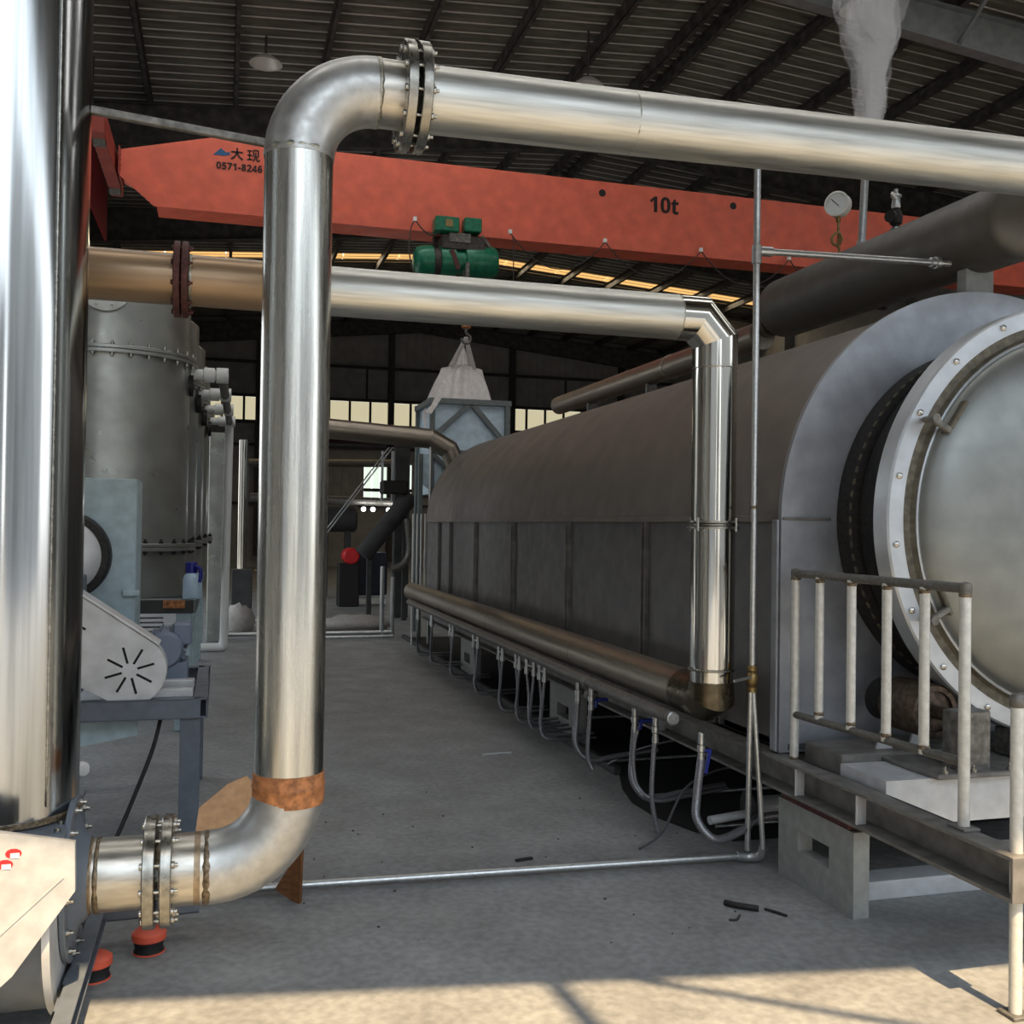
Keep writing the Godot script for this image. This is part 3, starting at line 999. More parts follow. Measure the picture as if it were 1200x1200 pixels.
		bs.box(V(2.565, (h + 0.245) / 2, (h0 + h1) / 2), V(0.075, h - 0.245, h0 - h1), 0.0)
		obj("body", bs, M.plinth_paint, p)
		if za > -5: obj("shim", Sh.new().box(V(2.565, h + 0.014, (za + zb) / 2), V(0.085, 0.026, ln * 0.9), 0.004), M.rust_flange, p)
	var cb := thing("floor_channel", V(3.1, 0, -3.95), "pale painted channel lying on the floor behind the support block", "steel channel")
	obj("web", Sh.new().box(V(3.24, 0.035, -3.865), V(1.25, 0.07, 0.01), 0.002), M.light_paint, cb)
	obj("flange", Sh.new().box(V(3.24, 0.075, -3.93), V(1.25, 0.01, 0.14), 0.002), M.light_paint, cb)

# ---------------------------------------------------------------- duct from the near fan up and along
func build_duct_run() -> void:
	var z := -3.63
	var r := 0.118
	var t := thing("exhaust_duct", V(0.237, 0, z), "upright stainless duct with rust-stained lower bend, rising from the fan and turning overhead", "duct")
	var y0 := 0.432
	var rx := 0.237
	obj("lower_stub", Sh.new().tube([V(-0.15, y0, z), V(-0.03, y0, z)], r, 40), M.stainless_low, t)
	obj("weld_bead", bead(V(-0.028, y0, z), V(1, 0, 0), r, 0.014, 5), M.weld, t)
	var el := [V(-0.03, y0, z)]
	el.append_array(arc(V(-0.018, y0 + 0.255, z), V(0, -0.255, 0), V(0.255, 0, 0), 14))
	obj("lower_bend", Sh.new().tube(el, r + 0.003, 40), M.elbow_steel, t)
	obj("rust_band", Sh.new().lathe(V(rx, y0 + 0.225, z), V(0, 1, 0), [[r + 0.0035, -0.02], [r + 0.0045, 0.0], [r + 0.0055, 0.035], [r + 0.008, 0.04], [r + 0.0055, 0.045], [r + 0.0035, 0.085], [r, 0.088]], 40), M.rust, t)
	obj("riser", Sh.new().tube([V(rx, y0 + 0.26, z), V(rx, 2.90, z)], r, 48), M.stainless, t)
	obj("weld_bead", bead(V(rx, 2.885, z), V(0, 1, 0), r, 0.014, 8), M.weld_clean, t)
	var up := [V(rx, 2.87, z)]
	up.append_array(arc(V(rx + 0.262, 2.875, z), V(-0.262, 0, 0), V(0, 0.262, 0), 14))
	obj("upper_bend", Sh.new().tube(up, r + 0.003, 40), M.elbow_steel, t)
	var yt := 3.137
	obj("weld_bead", bead(V(rx + 0.268, yt, z), V(1, 0, 0), r, 0.011, 9), M.weld_clean, t)
	obj("upper_stub", Sh.new().tube([V(rx + 0.26, yt, z), V(0.60, yt, z)], r, 40), M.stainless_low, t)
	obj("flange", ring(V(0.588, yt, z), V(1, 0, 0), r - 0.01, 0.192, 0.036), M.flange_steel, t)
	obj("flange", ring(V(-0.174, y0, z), V(1, 0, 0), r - 0.01, 0.183, 0.036), M.flange_steel, t)
	bolts(t, V(0.633, yt, z), V(1, 0, 0), 0.163, 0.09, 12, 0.0125, M.bolt_steel, 0.2)
	# overhead run
	var o := thing("overhead_duct", V(0.64, 3.14, z), "large stainless duct running overhead to the right from the bolted flange", "duct")
	obj("flange", ring(V(0.640, yt, z), V(1, 0, 0), r - 0.01, 0.192, 0.036), M.flange_steel, o)
	obj("weld_bead", bead(V(0.682, yt + 0.002, z), V(1, 0, 0), r, 0.012, 11), M.weld_clean, o)
	obj("pipe", Sh.new().tube([V(0.66, yt, z), V(1.47, yt + 0.011, z)], r, 48), M.stainless_satin, o)
	obj("seam", bead(V(1.472, yt + 0.011, z), V(1, 0.015, 0), r - 0.001, 0.005, 12), M.weld_clean, o)
	obj("pipe", Sh.new().tube([V(1.47, yt + 0.011, z), V(5.2, yt + 0.075, z)], r, 48), M.stainless_satin, o)
	# fan side stub with its flange and bolts
	var s := thing("fan_stub", V(-0.3, y0, z), "short heat-stained stub pipe bolted between the near fan and the bend", "pipe")
	obj("pipe", Sh.new().tube([V(-0.44, y0, z), V(-0.215, y0, z)], r, 40), M.stainless_low, s)
	obj("weld_bead", bead(V(-0.40, y0, z), V(1, 0, 0), r, 0.013, 14), M.weld, s)
	obj("weld_bead", bead(V(-0.372, y0, z), V(1, 0, 0), r, 0.010, 15), M.weld, s)
	obj("flange", ring(V(-0.228, y0, z), V(1, 0, 0), r - 0.01, 0.183, 0.038), M.flange_steel, s)
	bolts(s, V(-0.183, y0, z), V(1, 0, 0), 0.157, 0.09, 12, 0.0115, M.bolt_steel, 0.12)
	# tie bar from the stack to the riser
	var tb := obj("tie_bar", Sh.new().bar(V(-0.445, 2.97, -3.66), V(0.125, 2.918, -3.64), 0.026, 0.026, 0.003), M.rough_steel)
	tag(tb, "thin steel tie bar from the tall stack across to the upright duct", "bar")
	for q in [[-0.05, 0.02], [-0.385, 0.045]]:
		obj("heat_tint", Sh.new().tube([V(q[0], y0, z), V(q[0] - q[1], y0, z)], r + 0.0008, 40, false), M.heat_tint, t if q[0] > -0.1 else s)
	# cardboard stood behind the bend
	var cbd := obj("cardboard_sheet", Sh.new().prism([V(-0.29, 0.0, -4.33), V(-0.25, 0.0, -4.33), V(-0.24, 0.10, -4.33), V(0.05, 0.14, -4.33), V(0.25, 0.40, -4.33), V(0.115, 0.565, -4.33), V(0.04, 0.535, -4.33), V(-0.07, 0.445, -4.33), V(-0.1, 0.2, -4.33), V(-0.29, 0.14, -4.33)], V(0.0, 0, -0.012)), M.cardboard)
	tag(cbd, "brown cardboard sheet stood on the floor behind the rusty bend", "cardboard")
	var cb2 := obj("cardboard_strip", Sh.new().prism([V(0.315, 0.0, -4.44), V(0.34, 0.0, -4.40), V(0.345, 0.24, -4.40), V(0.24, 0.06, -4.43)], V(0.012, 0, -0.02)), M.cardboard_edge)
	tag(cb2, "small dark brown card scrap under the bend beside the floor pipe", "cardboard")

# ---------------------------------------------------------------- second duct, down to the furnace side
func build_second_duct() -> void:
	var z := -4.55
	var y := 2.625
	var r := 0.108
	var b := thing("beige_duct", V(-0.18, y, z), "beige-brown duct with a rusty bolted flange, coming from behind the stack", "duct")
	obj("pipe", Sh.new().tube([V(-1.9, y, z), V(-0.2, y, z)], r, 40), M.beige_steel, b)
	obj("flange", ring(V(-0.212, y, z), V(1, 0, 0), r, 0.16, 0.026), M.rust_flange, b)
	obj("flange", ring(V(-0.180, y, z), V(1, 0, 0), r, 0.16, 0.026), M.rust_flange, b)
	bolts(b, V(-0.183, y, z), V(1, 0, 0), 0.138, 0.06, 10, 0.011, M.rust_flange, 0.3)
	obj("weld_bead", bead(V(-0.148, y, z), V(1, 0, 0), r, 0.008, 22), M.weld_clean, b)
	obj("pipe", Sh.new().tube([V(-0.16, y, z), V(0.27, y, z)], r, 40), M.beige_steel, b)
	var s := thing("hot_air_duct", V(2.3, 0.7, z), "shiny stainless duct crossing behind the upright one, then dropping down in front of the furnace", "duct")
	obj("pipe", Sh.new().tube([V(0.27, y, z), V(2.10, y, z)], r, 48), M.stainless_satin, s)
	obj("elbow", Sh.new().mitre([V(2.10, y, z), V(2.215, y, z), V(2.31, y - 0.105, z), V(2.31, y - 0.24, z)], r + 0.002, 48), M.stainless_bright, s)
	obj("weld_bead", bead(V(2.10, y, z), V(1, 0, 0), r, 0.006, 23), M.weld_clean, s)
	obj("weld_bead", bead(V(2.31, y - 0.24, z), V(0, 1, 0), r, 0.006, 24), M.weld_clean, s)
	obj("pipe", Sh.new().tube([V(2.31, y - 0.24, z), V(2.31, 1.63, z)], r, 48), M.stainless_bright, s)
	var cl := Sh.new()
	cl.lathe(V(2.31, 1.60, z), V(0, 1, 0), [[r, 0.0], [r + 0.018, 0.002], [r + 0.018, 0.012], [r + 0.004, 0.018], [r + 0.004, 0.024], [r + 0.018, 0.03], [r + 0.018, 0.04], [r, 0.042]], 48)
	obj("clamp_collar", cl, M.flange_steel, s)
	for a in [60.0, 150.0, 240.0, 330.0]:
		var u := V(cos(deg_to_rad(a)), 0, sin(deg_to_rad(a)))
		obj("collar_bolt", Sh.new().cyl(V(2.31, 1.588, z) + u * (r + 0.022), V(2.31, 1.655, z) + u * (r + 0.022), 0.007, 8), M.bolt_steel, s)
	obj("pipe", Sh.new().tube([V(2.31, 1.60, z), V(2.31, 0.93, z)], r, 48), M.stainless_bright, s)
	obj("end_collar", ring(V(2.31, 0.925, z), V(0, -1, 0), r - 0.01, r + 0.008, 0.012), M.flange_steel, s)
	obj("end_sleeve", Sh.new().tube([V(2.31, 0.93, z), V(2.31, 0.84, z)], r - 0.004, 48), M.stainless_bright, s)
	# lower run along the furnace
	var l := thing("lower_duct", V(2.31, 0.77, -8.0), "brown-tinted duct running along the furnace's lower side, joined to the shiny drop", "duct")
	obj("elbow", Sh.new().mitre([V(2.31, 0.86, z), V(2.31, 0.80, z), V(2.31, 0.77, z - 0.06), V(2.31, 0.77, z - 0.28)], r + 0.004, 40), M.elbow_brown, l)
	obj("weld_bead", bead(V(2.31, 0.77, z - 0.28), V(0, 0, 1), r, 0.009, 31), M.weld, l)
	var cuts := [z - 0.28, -6.4, -8.6, -10.6, -12.7]
	for k in cuts.size() - 1:
		obj("pipe", Sh.new().tube([V(2.31, 0.77, cuts[k]), V(2.31, 0.77, cuts[k + 1])], r, 40), M.stainless_brown, l)
		if k > 0: obj("seam", bead(V(2.31, 0.77, cuts[k]), V(0, 0, 1), r, 0.006, 32 + k), M.weld, l)
	for zz in [-5.6, -8.0, -10.4, -12.4]:
		obj("bracket", Sh.new().box(V(2.47, 0.69, zz), V(0.26, 0.03, 0.05), 0.003), M.skid_paint, l)

# ---------------------------------------------------------------- header, hoses, floor pipes along the furnace
func build_furnace_services() -> void:
	var h := thing("gas_header", V(2.2, 0.66, -8.4), "long thin grey header pipe below the brown duct, its round end facing the camera", "pipe")
	obj("pipe", Sh.new().tube([V(2.2, 0.645, -4.74), V(2.2, 0.645, -5.6), V(2.2, 0.665, -12.3)], 0.035, 24), M.rough_steel, h)
	obj("end_cap", Sh.new().lathe(V(2.2, 0.645, -4.742), V(0, 0, 1), [[0.033, 0.0], [0.036, 0.004], [0.03, 0.008], [0.028, 0.003], [0.0, 0.003]], 24), M.galvanised, h)
	obj("coupling", Sh.new().lathe(V(2.2, 0.645, -6.02), V(0, 0, 1), [[0.036, 0.0], [0.042, 0.002], [0.042, 0.05], [0.036, 0.052]], 24), M.rough_steel, h)
	for zz in [-6.0, -7.3, -9.0, -10.8]:
		obj("bracket", Sh.new().bar(V(2.22, 0.63, zz), V(2.5, 0.56, zz), 0.03, 0.02), M.skid_paint, h)
	# drops: [z, looped?, length]; the near five are seen one by one
	var near := [
		[-4.49, 0.0, "thick braided hose with a blue valve handle, dropping below the shiny duct's foot"],
		[-4.96, 1.0, "straight braided hose hanging just right of the header's looped ones"],
		[-5.24, 0.0, "looped braided hose with a blue valve, third from the header's round end"],
		[-5.93, 1.0, "slim braided hose with a blue handle, beside the header coupling"],
		[-6.17, 0.0, "broad looped braided hose left of the header coupling"]]
	for k in near.size():
		var z: float = near[k][0]
		var x := 2.2 if k > 0 else 2.23
		var t := thing("braided_hose", V(x, 0.62, z), near[k][2], "hose", "braided hoses below the header")
		var y := 0.615
		var f := Sh.new()
		f.cyl(V(x, y + 0.01, z), V(x, y - 0.05, z), 0.016, 12)
		f.lathe(V(x, y - 0.05, z), V(0, -1, 0), [[0.022, 0.0], [0.022, 0.03], [0.017, 0.035], [0.017, 0.055]], 6)
		f.lathe(V(x, y - 0.105, z), V(0, -1, 0), [[0.02, 0.0], [0.02, 0.03], [0.0, 0.03]], 6)
		obj("fitting", f, M.galvanised, t)
		var p := []
		if k == 0:
			p = [V(x, y - 0.12, z), V(x - 0.03, 0.32, z + 0.02), V(x - 0.04, 0.22, z + 0.05), V(x + 0.03, 0.14, z + 0.1), V(x + 0.2, 0.16, z + 0.05), V(x + 0.33, 0.19, z - 0.02), V(x + 0.6, 0.19, z - 0.04)]
			obj("hose", Sh.new().tube(curve(p, 8), 0.020, 14), M.hose_braid, t)
		elif k == 2 or k == 4:
			p = [V(x, y - 0.12, z), V(x - 0.01, 0.36, z), V(x - 0.02, 0.22, z + 0.03), V(x + 0.06, 0.13, z + 0.07), V(x + 0.25, 0.14, z + 0.04), V(x + 0.55, 0.16, z)]
			obj("hose", Sh.new().tube(curve(p, 8), 0.018, 14), M.hose_braid, t)
			if k == 2:
				p = [V(x + 0.01, y - 0.12, z + 0.02), V(x - 0.015, 0.36, z + 0.02), V(x - 0.0, 0.2, z + 0.05), V(x + 0.09, 0.125, z + 0.1), V(x + 0.28, 0.13, z + 0.07), V(x + 0.55, 0.15, z + 0.03)]
				obj("hose", Sh.new().tube(curve(p, 8), 0.011, 10), M.hose_braid, t)
		else:
			p = [V(x, y - 0.12, z), V(x - 0.01, 0.4, z), V(x - 0.02, 0.2, z + 0.01), V(x + 0.005, 0.0 if k == 1 else 0.12, z + 0.03)]
			if k == 1: p[3].y = 0.02
			obj("hose", Sh.new().tube(curve(p, 6), 0.013, 12), M.hose_braid, t)
		if k in [0, 2, 3]:
			var v := Sh.new()
			v.box(V(x + 0.035, y - 0.10 - (0.03 if k == 0 else 0.0), z), V(0.014, 0.12 if k == 0 else 0.05, 0.025), 0.004, Basis(V(0, 0, 1), deg_to_rad(-12.0)))
			v.cyl(V(x, y - 0.08, z), V(x + 0.04, y - 0.08, z), 0.008, 8)
			if k != 0:
				v.box(V(x + 0.07, y - 0.075, z), V(0.08, 0.02, 0.018), 0.004)
			obj("valve_handle", v, M.valve_blue, t)
		if k == 3:
			obj("gas_box", Sh.new().box(V(x + 0.01, y - 0.045, z - 0.03), V(0.075, 0.05, 0.06), 0.01), M.rough_steel, t)
	# pairs of thinner hoses further along
	var zs := [-6.93, -7.22, -7.55, -8.05, -8.9, -9.9, -10.9, -11.7]
	var first: Node3D
	for k in zs.size():
		var z: float = zs[k]
		var lab := "pair of thin braided hoses under the far header, number %d back from the near coupling" % (k + 1)
		lab = ["pair of thin hoses beside the middle support block", "pair of thin hoses left of the middle support block", "splayed pair of thin hoses in the dark gap, mid header", "pair of thin hoses mid header, where the duct's seam stains show", "pair of thin hoses by the far small support block", "pair of thin hoses just past the far small block", "last but one pair of thin hoses along the header", "farthest pair of thin hoses at the header's far end"][k]
		if first == null:
			first = thing("hose_pair", V(2.2, 0.62, z), lab, "hose", "thin hose pairs below the header")
			var f := Sh.new()
			for q in [-0.06, 0.06]:
				f.cyl(V(2.2, 0.64, z + q), V(2.2, 0.53, z + q), 0.014, 10)
				f.lathe(V(2.2, 0.55, z + q), V(0, -1, 0), [[0.02, 0.0], [0.02, 0.04], [0.0, 0.04]], 6)
			f.cyl(V(2.2, 0.575, z - 0.06), V(2.2, 0.575, z + 0.06), 0.008, 8)
			obj("fitting", f, M.galvanised, first)
			obj("hose", Sh.new().tube(curve([V(2.2, 0.52, z + 0.06), V(2.19, 0.35, z + 0.05), V(2.2, 0.18, z + 0.01), V(2.28, 0.12, z - 0.02), V(2.6, 0.12, z - 0.02)], 6), 0.011, 8), M.hose_braid, first)
			obj("hose", Sh.new().tube(curve([V(2.2, 0.52, z - 0.06), V(2.21, 0.35, z - 0.04), V(2.19, 0.16, z + 0.02), V(2.27, 0.1, z + 0.05), V(2.6, 0.1, z + 0.03)], 6), 0.011, 8), M.hose_braid, first)
		else:
			var c := copy(first, V(0, 0.0, z - first.position.z), lab)
			c.rotation.y = rng.randf_range(-0.25, 0.25)
	# thin pipes on the floor below the furnace
	var cz := [[-4.95, "thin pale conduit on stubs crossing under the furnace, nearest the standpipe"], [-5.6, "thin pale conduit under the furnace behind the looped hoses"], [-6.5, "thin conduit under the furnace by the middle block"], [-8.0, "thin conduit lying far under the furnace"]]
	for q in cz:
		var co := obj("conduit", Sh.new().tube([V(2.55 if q[0] > -5.2 else 2.42, 0.022, q[0]), V(3.2, 0.022, q[0] - 0.02), V(4.7, 0.022, q[0] - 0.05)], 0.012, 10), M.galvanised)
		tag(co, q[1], "conduit", "conduits under the furnace")
	var lc := obj("slack_wire", Sh.new().tube(curve([V(2.02, 0.01, -4.73), V(2.2, 0.05, -4.85), V(2.45, 0.2, -5.1), V(2.8, 0.24, -5.3), V(3.3, 0.22, -5.4)], 8), 0.007, 8), M.hose_braid)
	tag(lc, "slack thin wire rising from the floor behind the thick hose", "wire")
	var lc2 := obj("slack_wire", Sh.new().tube(curve([V(2.46, 0.05, -6.3), V(2.6, 0.22, -6.0), V(2.9, 0.27, -5.9), V(3.4, 0.16, -5.8)], 8), 0.007, 8), M.hose_braid)
	tag(lc2, "slack thin wire under the furnace behind the broad looped hose", "wire")
	# pipe end in a dark bracket beside the standpipe
	var pe := thing("flanged_pipe", V(2.6, 0.2, -4.55), "short pale flanged pipe lying behind the foot of the standpipe", "pipe")
	obj("pipe", Sh.new().tube([V(2.66, 0.175, -4.75), V(3.4, 0.18, -4.75)], 0.05, 24), M.light_paint, pe)
	obj("flange", ring(V(2.625, 0.175, -4.75), V(1, 0, 0), 0.02, 0.085, 0.03, 24), M.seal_dark, pe)
	obj("nozzle", Sh.new().tube([V(2.40, 0.125, -4.73), V(2.63, 0.14, -4.75)], 0.022, 14), M.light_paint, pe)
	# floor edge angle
	var ea := obj("edge_rail", Sh.new().bar(V(2.49, 0.025, -6.2), V(2.50, 0.025, -14.4), 0.05, 0.05, 0.006), M.wall_frame)
	tag(ea, "dark low rail on the floor along the furnace's foot", "rail")
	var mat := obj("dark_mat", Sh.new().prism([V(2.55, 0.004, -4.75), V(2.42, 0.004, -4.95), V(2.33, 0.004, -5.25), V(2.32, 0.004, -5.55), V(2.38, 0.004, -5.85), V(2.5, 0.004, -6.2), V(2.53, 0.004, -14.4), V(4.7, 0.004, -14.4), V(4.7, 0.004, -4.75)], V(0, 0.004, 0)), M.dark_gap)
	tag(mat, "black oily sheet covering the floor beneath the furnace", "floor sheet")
	# standpipe with its brass valve and two legs
	var t := thing("standpipe", V(2.46, 0, -4.42), "thin galvanised standpipe with a brass valve at the furnace corner", "pipe")
	obj("pipe", Sh.new().tube([V(2.46, 0.93, -4.42), V(2.46, 3.34, -4.42)], 0.0165, 16), M.galvanised, t)
	obj("tee", Sh.new().lathe(V(2.46, 2.88, -4.42), V(0, 1, 0), [[0.017, 0.0], [0.024, 0.004], [0.024, 0.09], [0.017, 0.094]], 16), M.galvanised, t)
	obj("branch", Sh.new().tube([V(2.47, 2.945, -4.42), V(3.56, 2.975, -4.42)], 0.0165, 16), M.galvanised, t)
	obj("branch_elbow", Sh.new().lathe(V(2.47, 2.945, -4.42), V(1, 0.03, 0), [[0.017, 0.0], [0.024, 0.004], [0.024, 0.07], [0.017, 0.074]], 16), M.galvanised, t)
	obj("union", Sh.new().lathe(V(3.44, 2.972, -4.42), V(1, 0.03, 0), [[0.017, 0.0], [0.026, 0.004], [0.026, 0.03], [0.032, 0.032], [0.032, 0.055], [0.02, 0.06]], 8), M.galvanised, t)
	obj("coupling", Sh.new().lathe(V(2.46, 1.70, -4.42), V(0, 1, 0), [[0.0165, 0.0], [0.019, 0.002], [0.019, 0.012], [0.0165, 0.014]], 16), M.weld, t)
	var vb := Sh.new()
	vb.lathe(V(2.46, 0.85, -4.42), V(0, 1, 0), [[0.014, -0.03], [0.024, -0.028], [0.024, -0.005], [0.017, 0.0], [0.026, 0.012], [0.03, 0.035], [0.026, 0.06], [0.017, 0.07], [0.024, 0.075], [0.024, 0.098], [0.014, 0.1]], 12)
	obj("brass_valve", vb, M.brass, t)
	obj("lever", Sh.new().bar(V(2.44, 0.895, -4.40), V(2.33, 0.885, -4.36), 0.006, 0.014), M.galvanised, t)
	obj("leg_pipe", Sh.new().tube([V(2.452, 0.83, -4.42), V(2.455, 0.06, -4.44)], 0.0135, 14), M.galvanised, t)
	obj("leg_pipe", Sh.new().tube([V(2.467, 0.83, -4.42), V(2.487, 0.45, -4.40), V(2.505, 0.07, -4.38)], 0.0125, 14), M.galvanised, t)
	var fl := thing("floor_pipe", V(0.3, 0, -4.47), "thin galvanised pipe lying across the floor in front of the furnace", "pipe")
	obj("pipe", Sh.new().tube([V(-0.05, 0.03, -4.56), V(2.46, 0.035, -4.44)], 0.0175, 16), M.galvanised, fl)
	obj("elbow", Sh.new().tube(curve([V(2.40, 0.036, -4.44), V(2.46, 0.03, -4.435), V(2.50, 0.045, -4.40), V(2.507, 0.09, -4.38)], 5), 0.022, 14), M.galvanised, fl)

# ---------------------------------------------------------------- steam drum and what stands on it
func build_steam_drum() -> void:
	var c := V(3.7, 3.126, 0)
	var r := 0.2
	var t := thing("steam_drum", V(3.7, 2.93, -5.2), "dark grey cylindrical drum lying on top of the furnace", "drum")
	var prof := []
	for k in 9: prof.append([r * sin(PI / 2 * k / 8.0), -0.09 * cos(PI / 2 * k / 8.0)])
	for k in 9: prof.append([r * cos(PI / 2 * k / 8.0), 2.15 + 0.09 * sin(PI / 2 * k / 8.0)])
	prof[0][0] = 0.0; prof[17][0] = 0.0
	obj("shell", Sh.new().lathe(c + V(0, 0, -6.25), V(0, 0, 1), prof, 56), M.drum_paint, t)
	for z in [-4.16, -4.24]:
		obj("seam", bead(c + V(0, 0, z), V(0, 0, 1), r, 0.004, 41), M.drum_paint, t)
	for z in [-4.40]:
		obj("saddle", Sh.new().box(V(3.7, 2.86, z), V(0.17, 0.17, 0.07), 0.004), M.plinth_paint, t)
	var nz := Sh.new()
	nz.lathe(c + V(-0.06, -0.1, -6.22), V(0, 0, -1), [[0.055, 0.0], [0.055, 0.1], [0.085, 0.1], [0.085, 0.12], [0.07, 0.122], [0.07, 0.13], [0.085, 0.132], [0.085, 0.155], [0.05, 0.155]], 24)
	obj("nozzle", nz, M.gasket, t)
	var p := thing("steam_pipe", V(3.62, 2.95, -8.6), "dull stainless pipe lying along the furnace's crest behind the dark drum", "pipe")
	obj("pipe", Sh.new().tube([V(3.60, 2.955, -6.38), V(3.60, 2.955, -10.85)], 0.098, 32), M.stainless_brown, p)
	obj("band", ring(V(3.60, 2.955, -7.9), V(0, 0, 1), 0.09, 0.102, 0.04), M.weld_clean, p)
	for z in [-6.9, -8.3, -9.8]:
		obj("foot", Sh.new().box(V(3.60, 2.80, z), V(0.09, 0.14, 0.05), 0.003), M.rough_steel, p)
	# gauge on a looped siphon
	var g := thing("pressure_gauge", V(3.62, 3.31, -5.55), "round white-rimmed pressure gauge on a looped siphon tube above the dark drum", "gauge")
	var gx := 3.66
	var gz := -5.58
	obj("siphon", Sh.new().tube(curve([V(gx + 0.02, 3.30, gz), V(gx + 0.015, 3.37, gz), V(gx - 0.035, 3.39, gz + 0.01), V(gx - 0.04, 3.43, gz + 0.02), V(gx + 0.0, 3.455, gz + 0.02), V(gx + 0.03, 3.42, gz + 0.01), V(gx + 0.02, 3.39, gz - 0.01), V(gx + 0.02, 3.46, gz - 0.01), V(gx + 0.01, 3.54, gz)], 6), 0.009, 10), M.brass, g)
	obj("nut", Sh.new().lathe(V(gx + 0.01, 3.53, gz), V(0, 1, 0), [[0.0, 0.0], [0.016, 0.0], [0.016, 0.035], [0.0, 0.035]], 6), M.brass, g)
	var gc := V(gx + 0.01, 3.635, gz)
	var fd := V(-0.75, 0.0, 0.55).normalized()
	obj("case", Sh.new().lathe(gc - fd * 0.035, fd, [[0.0, 0.0], [0.07, 0.0], [0.075, 0.006], [0.075, 0.06], [0.078, 0.062], [0.078, 0.072], [0.068, 0.074], [0.066, 0.064]], 36), M.lamp_metal, g)
	obj("dial", Sh.new().lathe(gc + fd * 0.028, fd, [[0.067, 0.0], [0.0, 0.0005]], 36), M.dial_face, g)
	var sx := fd.cross(Vector3.UP).normalized()
	obj("needle", Sh.new().bar(gc + fd * 0.031 - sx * 0.015 + V(0, -0.015, 0), gc + fd * 0.031 + sx * 0.035 + V(0, 0.035, 0), 0.004, 0.002, 0.0, fd), M.cable_black, g)
	# vent pipe and safety valve
	var v := thing("vent_pipe", V(3.7, 3.3, -5.38), "thin galvanised vent pipe rising from the drum behind the overhead duct", "pipe")
	obj("pipe", Sh.new().tube([V(3.7, 3.31, -5.38), V(3.73, 3.95, -5.38)], 0.0235, 16), M.galvanised, v)
	obj("socket", Sh.new().lathe(V(3.7, 3.31, -5.38), V(0, 1, 0), [[0.024, 0.0], [0.03, 0.003], [0.03, 0.045], [0.024, 0.05]], 16), M.galvanised, v)
	var s := thing("safety_valve", V(3.7, 3.32, -5.05), "small dark spring safety valve with bright cap on top of the drum", "valve")
	var sc := V(3.7, 3.31, -5.05)
	obj("body", Sh.new().lathe(sc, V(0, 1, 0), [[0.02, 0.0], [0.032, 0.005], [0.032, 0.03], [0.02, 0.035], [0.02, 0.05], [0.034, 0.06], [0.038, 0.1], [0.03, 0.13], [0.022, 0.135], [0.022, 0.15]], 20), M.seal_dark, s)
	obj("outlet", Sh.new().lathe(sc + V(0, 0.09, 0), V(-0.9, 0, 0.43), [[0.022, 0.0], [0.022, 0.05], [0.034, 0.05], [0.034, 0.07], [0.0, 0.07]], 20), M.cable_black, s)
	obj("base_nut", Sh.new().lathe(sc + V(0, 0.012, 0), V(0, 1, 0), [[0.036, 0.0], [0.036, 0.022], [0.0, 0.022]], 6), M.galvanised, s)
	obj("bonnet", Sh.new().lathe(sc + V(0, 0.15, 0), V(0, 1, 0), [[0.022, 0.0], [0.027, 0.01], [0.02, 0.06], [0.03, 0.065], [0.03, 0.075], [0.012, 0.085], [0.012, 0.11], [0.0, 0.115]], 18), M.galvanised, s)
	obj("lever", Sh.new().bar(sc + V(0.012, 0.19, 0.01), sc + V(-0.045, 0.23, 0.02), 0.012, 0.02), M.lamp_metal, s)

